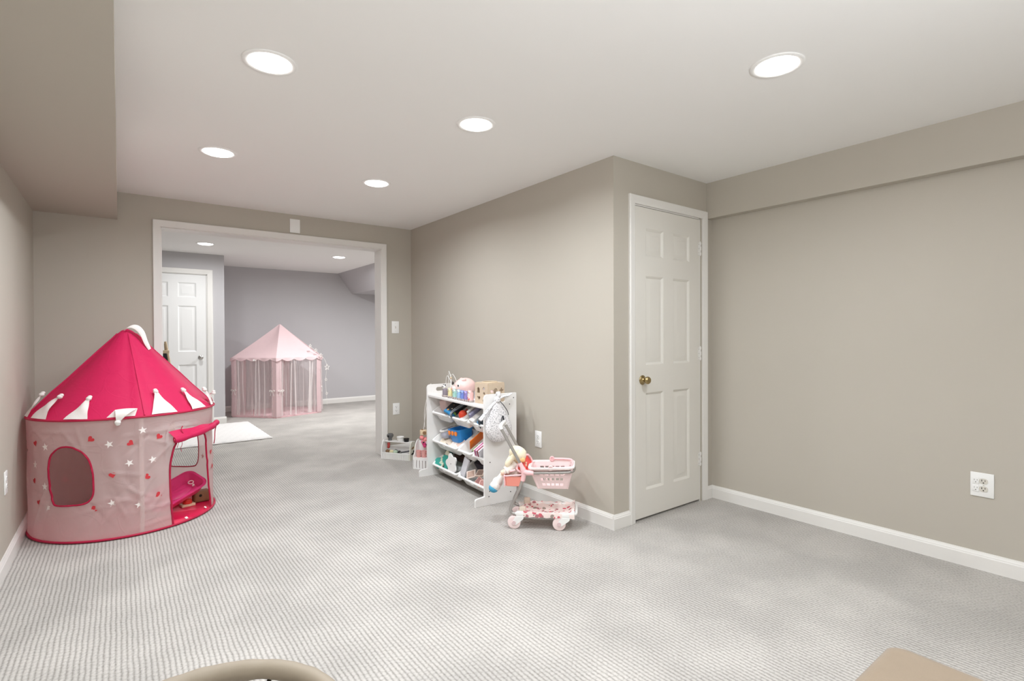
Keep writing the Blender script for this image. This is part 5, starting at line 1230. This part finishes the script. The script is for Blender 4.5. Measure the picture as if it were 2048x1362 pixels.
def doll():
    t = thing('soft_doll', 'soft cloth doll with cream hair and blue shoes in the pink toy cart seat', 'doll', ST)
    # body, head, arms and legs as one skinned surface
    J = {'pel': (-.008, .085, .318, .034), 'chest': (.002, .085, .372, .034), 'neck': (.006, .085, .402, .022), 'head': (.004, .085, .436, .044),
         'shn': (-.012, .052, .382, .020), 'eln': (-.048, .030, .356, .019), 'han': (-.098, .028, .333, .020),
         'shf': (-.012, .118, .382, .020), 'elf': (-.048, .140, .356, .019), 'haf': (-.092, .146, .335, .020),
         'hpn': (-.034, .062, .322, .024), 'knn': (-.085, .056, .318, .023), 'ann': (-.120, .054, .272, .022), 'fon': (-.144, .054, .238, .034),
         'hpf': (-.034, .108, .322, .024), 'knf': (-.085, .114, .320, .023), 'anf': (-.118, .118, .276, .022), 'fof': (-.140, .120, .244, .034)}
    E_ = [('pel', 'chest'), ('chest', 'neck'), ('neck', 'head'), ('chest', 'shn'), ('shn', 'eln'), ('eln', 'han'), ('chest', 'shf'), ('shf', 'elf'), ('elf', 'haf'),
          ('pel', 'hpn'), ('hpn', 'knn'), ('knn', 'ann'), ('ann', 'fon'), ('pel', 'hpf'), ('hpf', 'knf'), ('knf', 'anf'), ('anf', 'fof')]
    ks = list(J); me = bpy.data.meshes.new('body'); me.from_pydata([J[k][:3] for k in ks], [(ks.index(a), ks.index(b)) for a, b in E_], [])
    o = bpy.data.objects.new('body', me); COL.objects.link(o); o.parent = t
    sk = o.modifiers.new('skin', 'SKIN'); sk.use_smooth_shade = True
    for i, k in enumerate(ks):
        me.skin_vertices[0].data[i].radius = (J[k][3] * .92,) * 2
    me.skin_vertices[0].data[0].use_root = True
    o.modifiers.new('sub', 'SUBSURF').levels = 2; o.modifiers['sub'].render_levels = 2
    # cloth colours by height: peach hands and face, white legs, blue shoes
    m, nt, N, L, p, tc = base('doll_cloth')
    sp = N.new('ShaderNodeSeparateXYZ'); L.new(tc.outputs['Object'], sp.inputs[0])
    def step(v, thr): return math_node(N, L, 'GREATER_THAN', v, thr)
    a1 = math_node(N, L, 'ADD', math_node(N, L, 'MULTIPLY', sp.outputs['X'], .6), math_node(N, L, 'MULTIPLY', sp.outputs['Z'], .8))
    mixes = []
    def mixc(fac, A_, B_):
        mx = N.new('ShaderNodeMix'); mx.data_type = 'RGBA'; L.new(fac, mx.inputs['Factor'])
        for k, v in (('A', A_), ('B', B_)):
            if isinstance(v, str): mx.inputs[k].default_value = (*lin(v), 1)
            else: L.new(v, mx.inputs[k])
        return mx.outputs['Result']
    legs = mixc(step(a1, .124), '3f97bd', 'eeece8')
    c1 = mixc(step(sp.outputs['Z'], .305), legs, 'f0ece6')
    hand = math_node(N, L, 'MULTIPLY', step(math_node(N, L, 'MULTIPLY', sp.outputs['X'], -1), .072), step(sp.outputs['Z'], .318))
    c2 = mixc(hand, c1, 'f0d0bb')
    c3 = mixc(step(sp.outputs['Z'], .405), c2, 'f2d3bd')
    L.new(c3, p.inputs['Base Color']); p.inputs['Roughness'].default_value = .9
    me.materials.append(m)
    bm = NB(); n = 24
    R = []
    for z, r in ((.300, .056), (.318, .055), (.345, .047), (.372, .042), (.392, .034), (.402, .026)):
        R.append([(-.008 + .5 * (z - .35) * .4 + (r + .004 * math.sin(7 * a + z * 90)) * math.cos(a), .085 + (r * 1.1 + .004 * math.sin(5 * a)) * math.sin(a), z) for a in [2 * PI * k / n for k in range(n)]])
    rings(bm, R, cap0=False, cap1=False)
    for s in (1, -1): tube(bm, [(-.006, .085 - s * .028, .386), (-.03, .085 - s * .044, .370), (-.064, .085 - s * .057, .350)], [.026, .027, .029], 10)
    obj('dress', bm, mat('ivory_dress_cloth', 'e9e2d9', .85, .05, 60, .5, 120), t, 60)
    for y, x, z in ((.054, -.136, .246), (.120, -.132, .252)):
        bm = NB(); ball(bm, (x, y, z), (.035, .033, .034), 16); sk_ = obj('sock', bm, WHITEC, t, 60)
        bm = NB(); ball(bm, (x - .009, y, z - .013), (.033, .034, .029), 16, None); obj('shoe', bm, mat('blue_felt', '4a9fc4', .85, .05, 60), sk_, 60, label='blue shoe toe')
    bm = NB(); ball(bm, (.014, .083, .443), (.049, .050, .050), 18)
    ball(bm, (-.004, .083, .462), (.046, .048, .038), 16)
    for v in bm.verts: v.co += (v.co - Vector((.014, .083, .443))).normalized() * .0012 * math.sin(v.co.z * 400 + v.co.x * 300)
    tube(bm, spline([(-.012, .035, .440), (-.034, .026, .425), (-.050, .024, .400), (-.055, .026, .378)], 4), [.016, .019, .020, .021, .020, .020, .019, .019, .018, .018, .016, .012, .007], 10)
    tube(bm, spline([(-.012, .132, .440), (-.034, .140, .425), (-.050, .142, .400), (-.055, .140, .378)], 4), [.016, .019, .020, .021, .020, .020, .019, .019, .018, .018, .016, .012, .007], 10)
    obj('hair', bm, PLUSHC, t, 60)
    bm = NB(); ball(bm, (.040, .045, .418), (.020, .012, .016), 10); ball(bm, (.020, .040, .412), (.016, .012, .013), 10); obj('hair_bow', bm, mat('apricot_cloth', 'edbd83', .85, .06), t, 60)
    bm = NB(); [ball(bm, (-.041, .085 + s * .016, .438), (.003, .005, .006), 8) for s in (1, -1)]; obj('eye', bm, BLACK, t, 60)
    bm = NB(); ball(bm, (-.043, .085, .428), (.004, .004, .003), 8); obj('nose', bm, SKIN, t, 60)
    bm = NB(); tube(bm, spline([(-.040, .073, .420), (-.042, .085, .416), (-.040, .097, .420)], 4), .0014, 6); obj('mouth', bm, REDP, t, 60)
doll()

# ------------------------------------------------------------------ near foreground: padded hoop and ottoman
HC = Vector((.108, 1.180, 0)); HR = .279
t = thing('padded_hoop', 'beige cloth-padded round hoop on dark posts at the bottom edge of the picture', 'hoop', HC)
bm = NB(); n = 160
R = []
for k in range(n):
    a = 2 * PI * k / n; r = .0215 + .0005 * math.sin(a * 19) + .0005 * math.sin(a * 31 + 1)
    c = Vector((HR * math.cos(a), HR * math.sin(a), .377)); e = Vector((math.cos(a), math.sin(a), 0))
    R.append([c + e * r * math.cos(b) + Vector((0, 0, r * math.sin(b) + (-.0018 * max(0, math.sin(-b)) * (1 + math.sin(a * 13))))) for b in [2 * PI * j / 14 for j in range(14)]])
R.append(R[0]); rings(bm, R, cap0=False, cap1=False); bmesh.ops.remove_doubles(bm, verts=bm.verts[:], dist=1e-6)
obj('padded_tube', bm, TANC, t, 60)
bm = NB(); a = math.radians(112); tube(bm, [(HR * math.cos(a) + .0222 * math.cos(a) * math.cos(b), HR * math.sin(a) + .0222 * math.sin(a) * math.cos(b), .377 + .0222 * math.sin(b)) for b in [2 * PI * k / 24 for k in range(24)]], .0008, 6, True); obj('seam', bm, mat('dark_seam_thread', '7a6a58', .8, .05), t, 60)  # seam thread in a darker brown than the hoop cloth
bm = NB()
def fold(u, v):
    a = math.radians(96 + 52 * u); d = math.sin(PI * u)
    r = HR - .012 - .03 * v * d; z = .358 - .05 * v * d - .006 * math.sin(u * 21)
    return (r * math.cos(a), r * math.sin(a), z)
grid(bm, fold, 22, 6); obj('cloth_fold', bm, TANC, t, 60)
for q in (48, 138, 228, 318):
    a = math.radians(q); bm = NB(); x, y = (HR - .012) * math.cos(a), (HR - .012) * math.sin(a)
    tube(bm, [(x, y, .358), (x, y, .006)], .0055, 8); obj('post', bm, mat('dark_brown_metal', '4a4038', .5, .05, metal=.3), t, 60)
bm = NB(); tube(bm, [((HR - .012) * math.cos(2 * PI * k / 60), (HR - .012) * math.sin(2 * PI * k / 60), .008) for k in range(60)], .0075, 8, True); obj('base_ring', bm, MATS['dark_brown_metal'], t, 60)
t = thing('ottoman', 'tan microfibre ottoman corner at the bottom right of the picture', 'ottoman', (1.262, .172, 0))
bm = NB()
def rr2(ins, r, z): return [(x, y, z) for x, y in rrect(.615 - 2 * ins, .610 - 2 * ins, r, 0, 0, 6)]
rings(bm, [rr2(.010, .030, .345), rr2(.001, .034, .350), rr2(0, .034, .36), rr2(0, .034, .398), rr2(.004, .034, .412), rr2(.014, .03, .418), rr2(.03, .028, .420)]); obj('lid', bm, TAN, t, 50)
bm = NB(); rings(bm, [rr2(.014, .03, .035), rr2(.008, .03, .040), rr2(.008, .03, .336), rr2(.020, .03, .343)]); obj('body', bm, TAN, t, 50)
bm = NB(); rings(bm, [rr2(.03, .03, .336), rr2(.03, .03, .352)]); obj('seam_gap', bm, GAPM, t, 50)
for sx in (1, -1):
    for sy in (1, -1):
        bm = NB(); lathe(bm, [(.016, 0), (.022, .036)], 12, T(sx * .26, sy * .255, 0)); obj('foot', bm, BROWNW, t, 40)
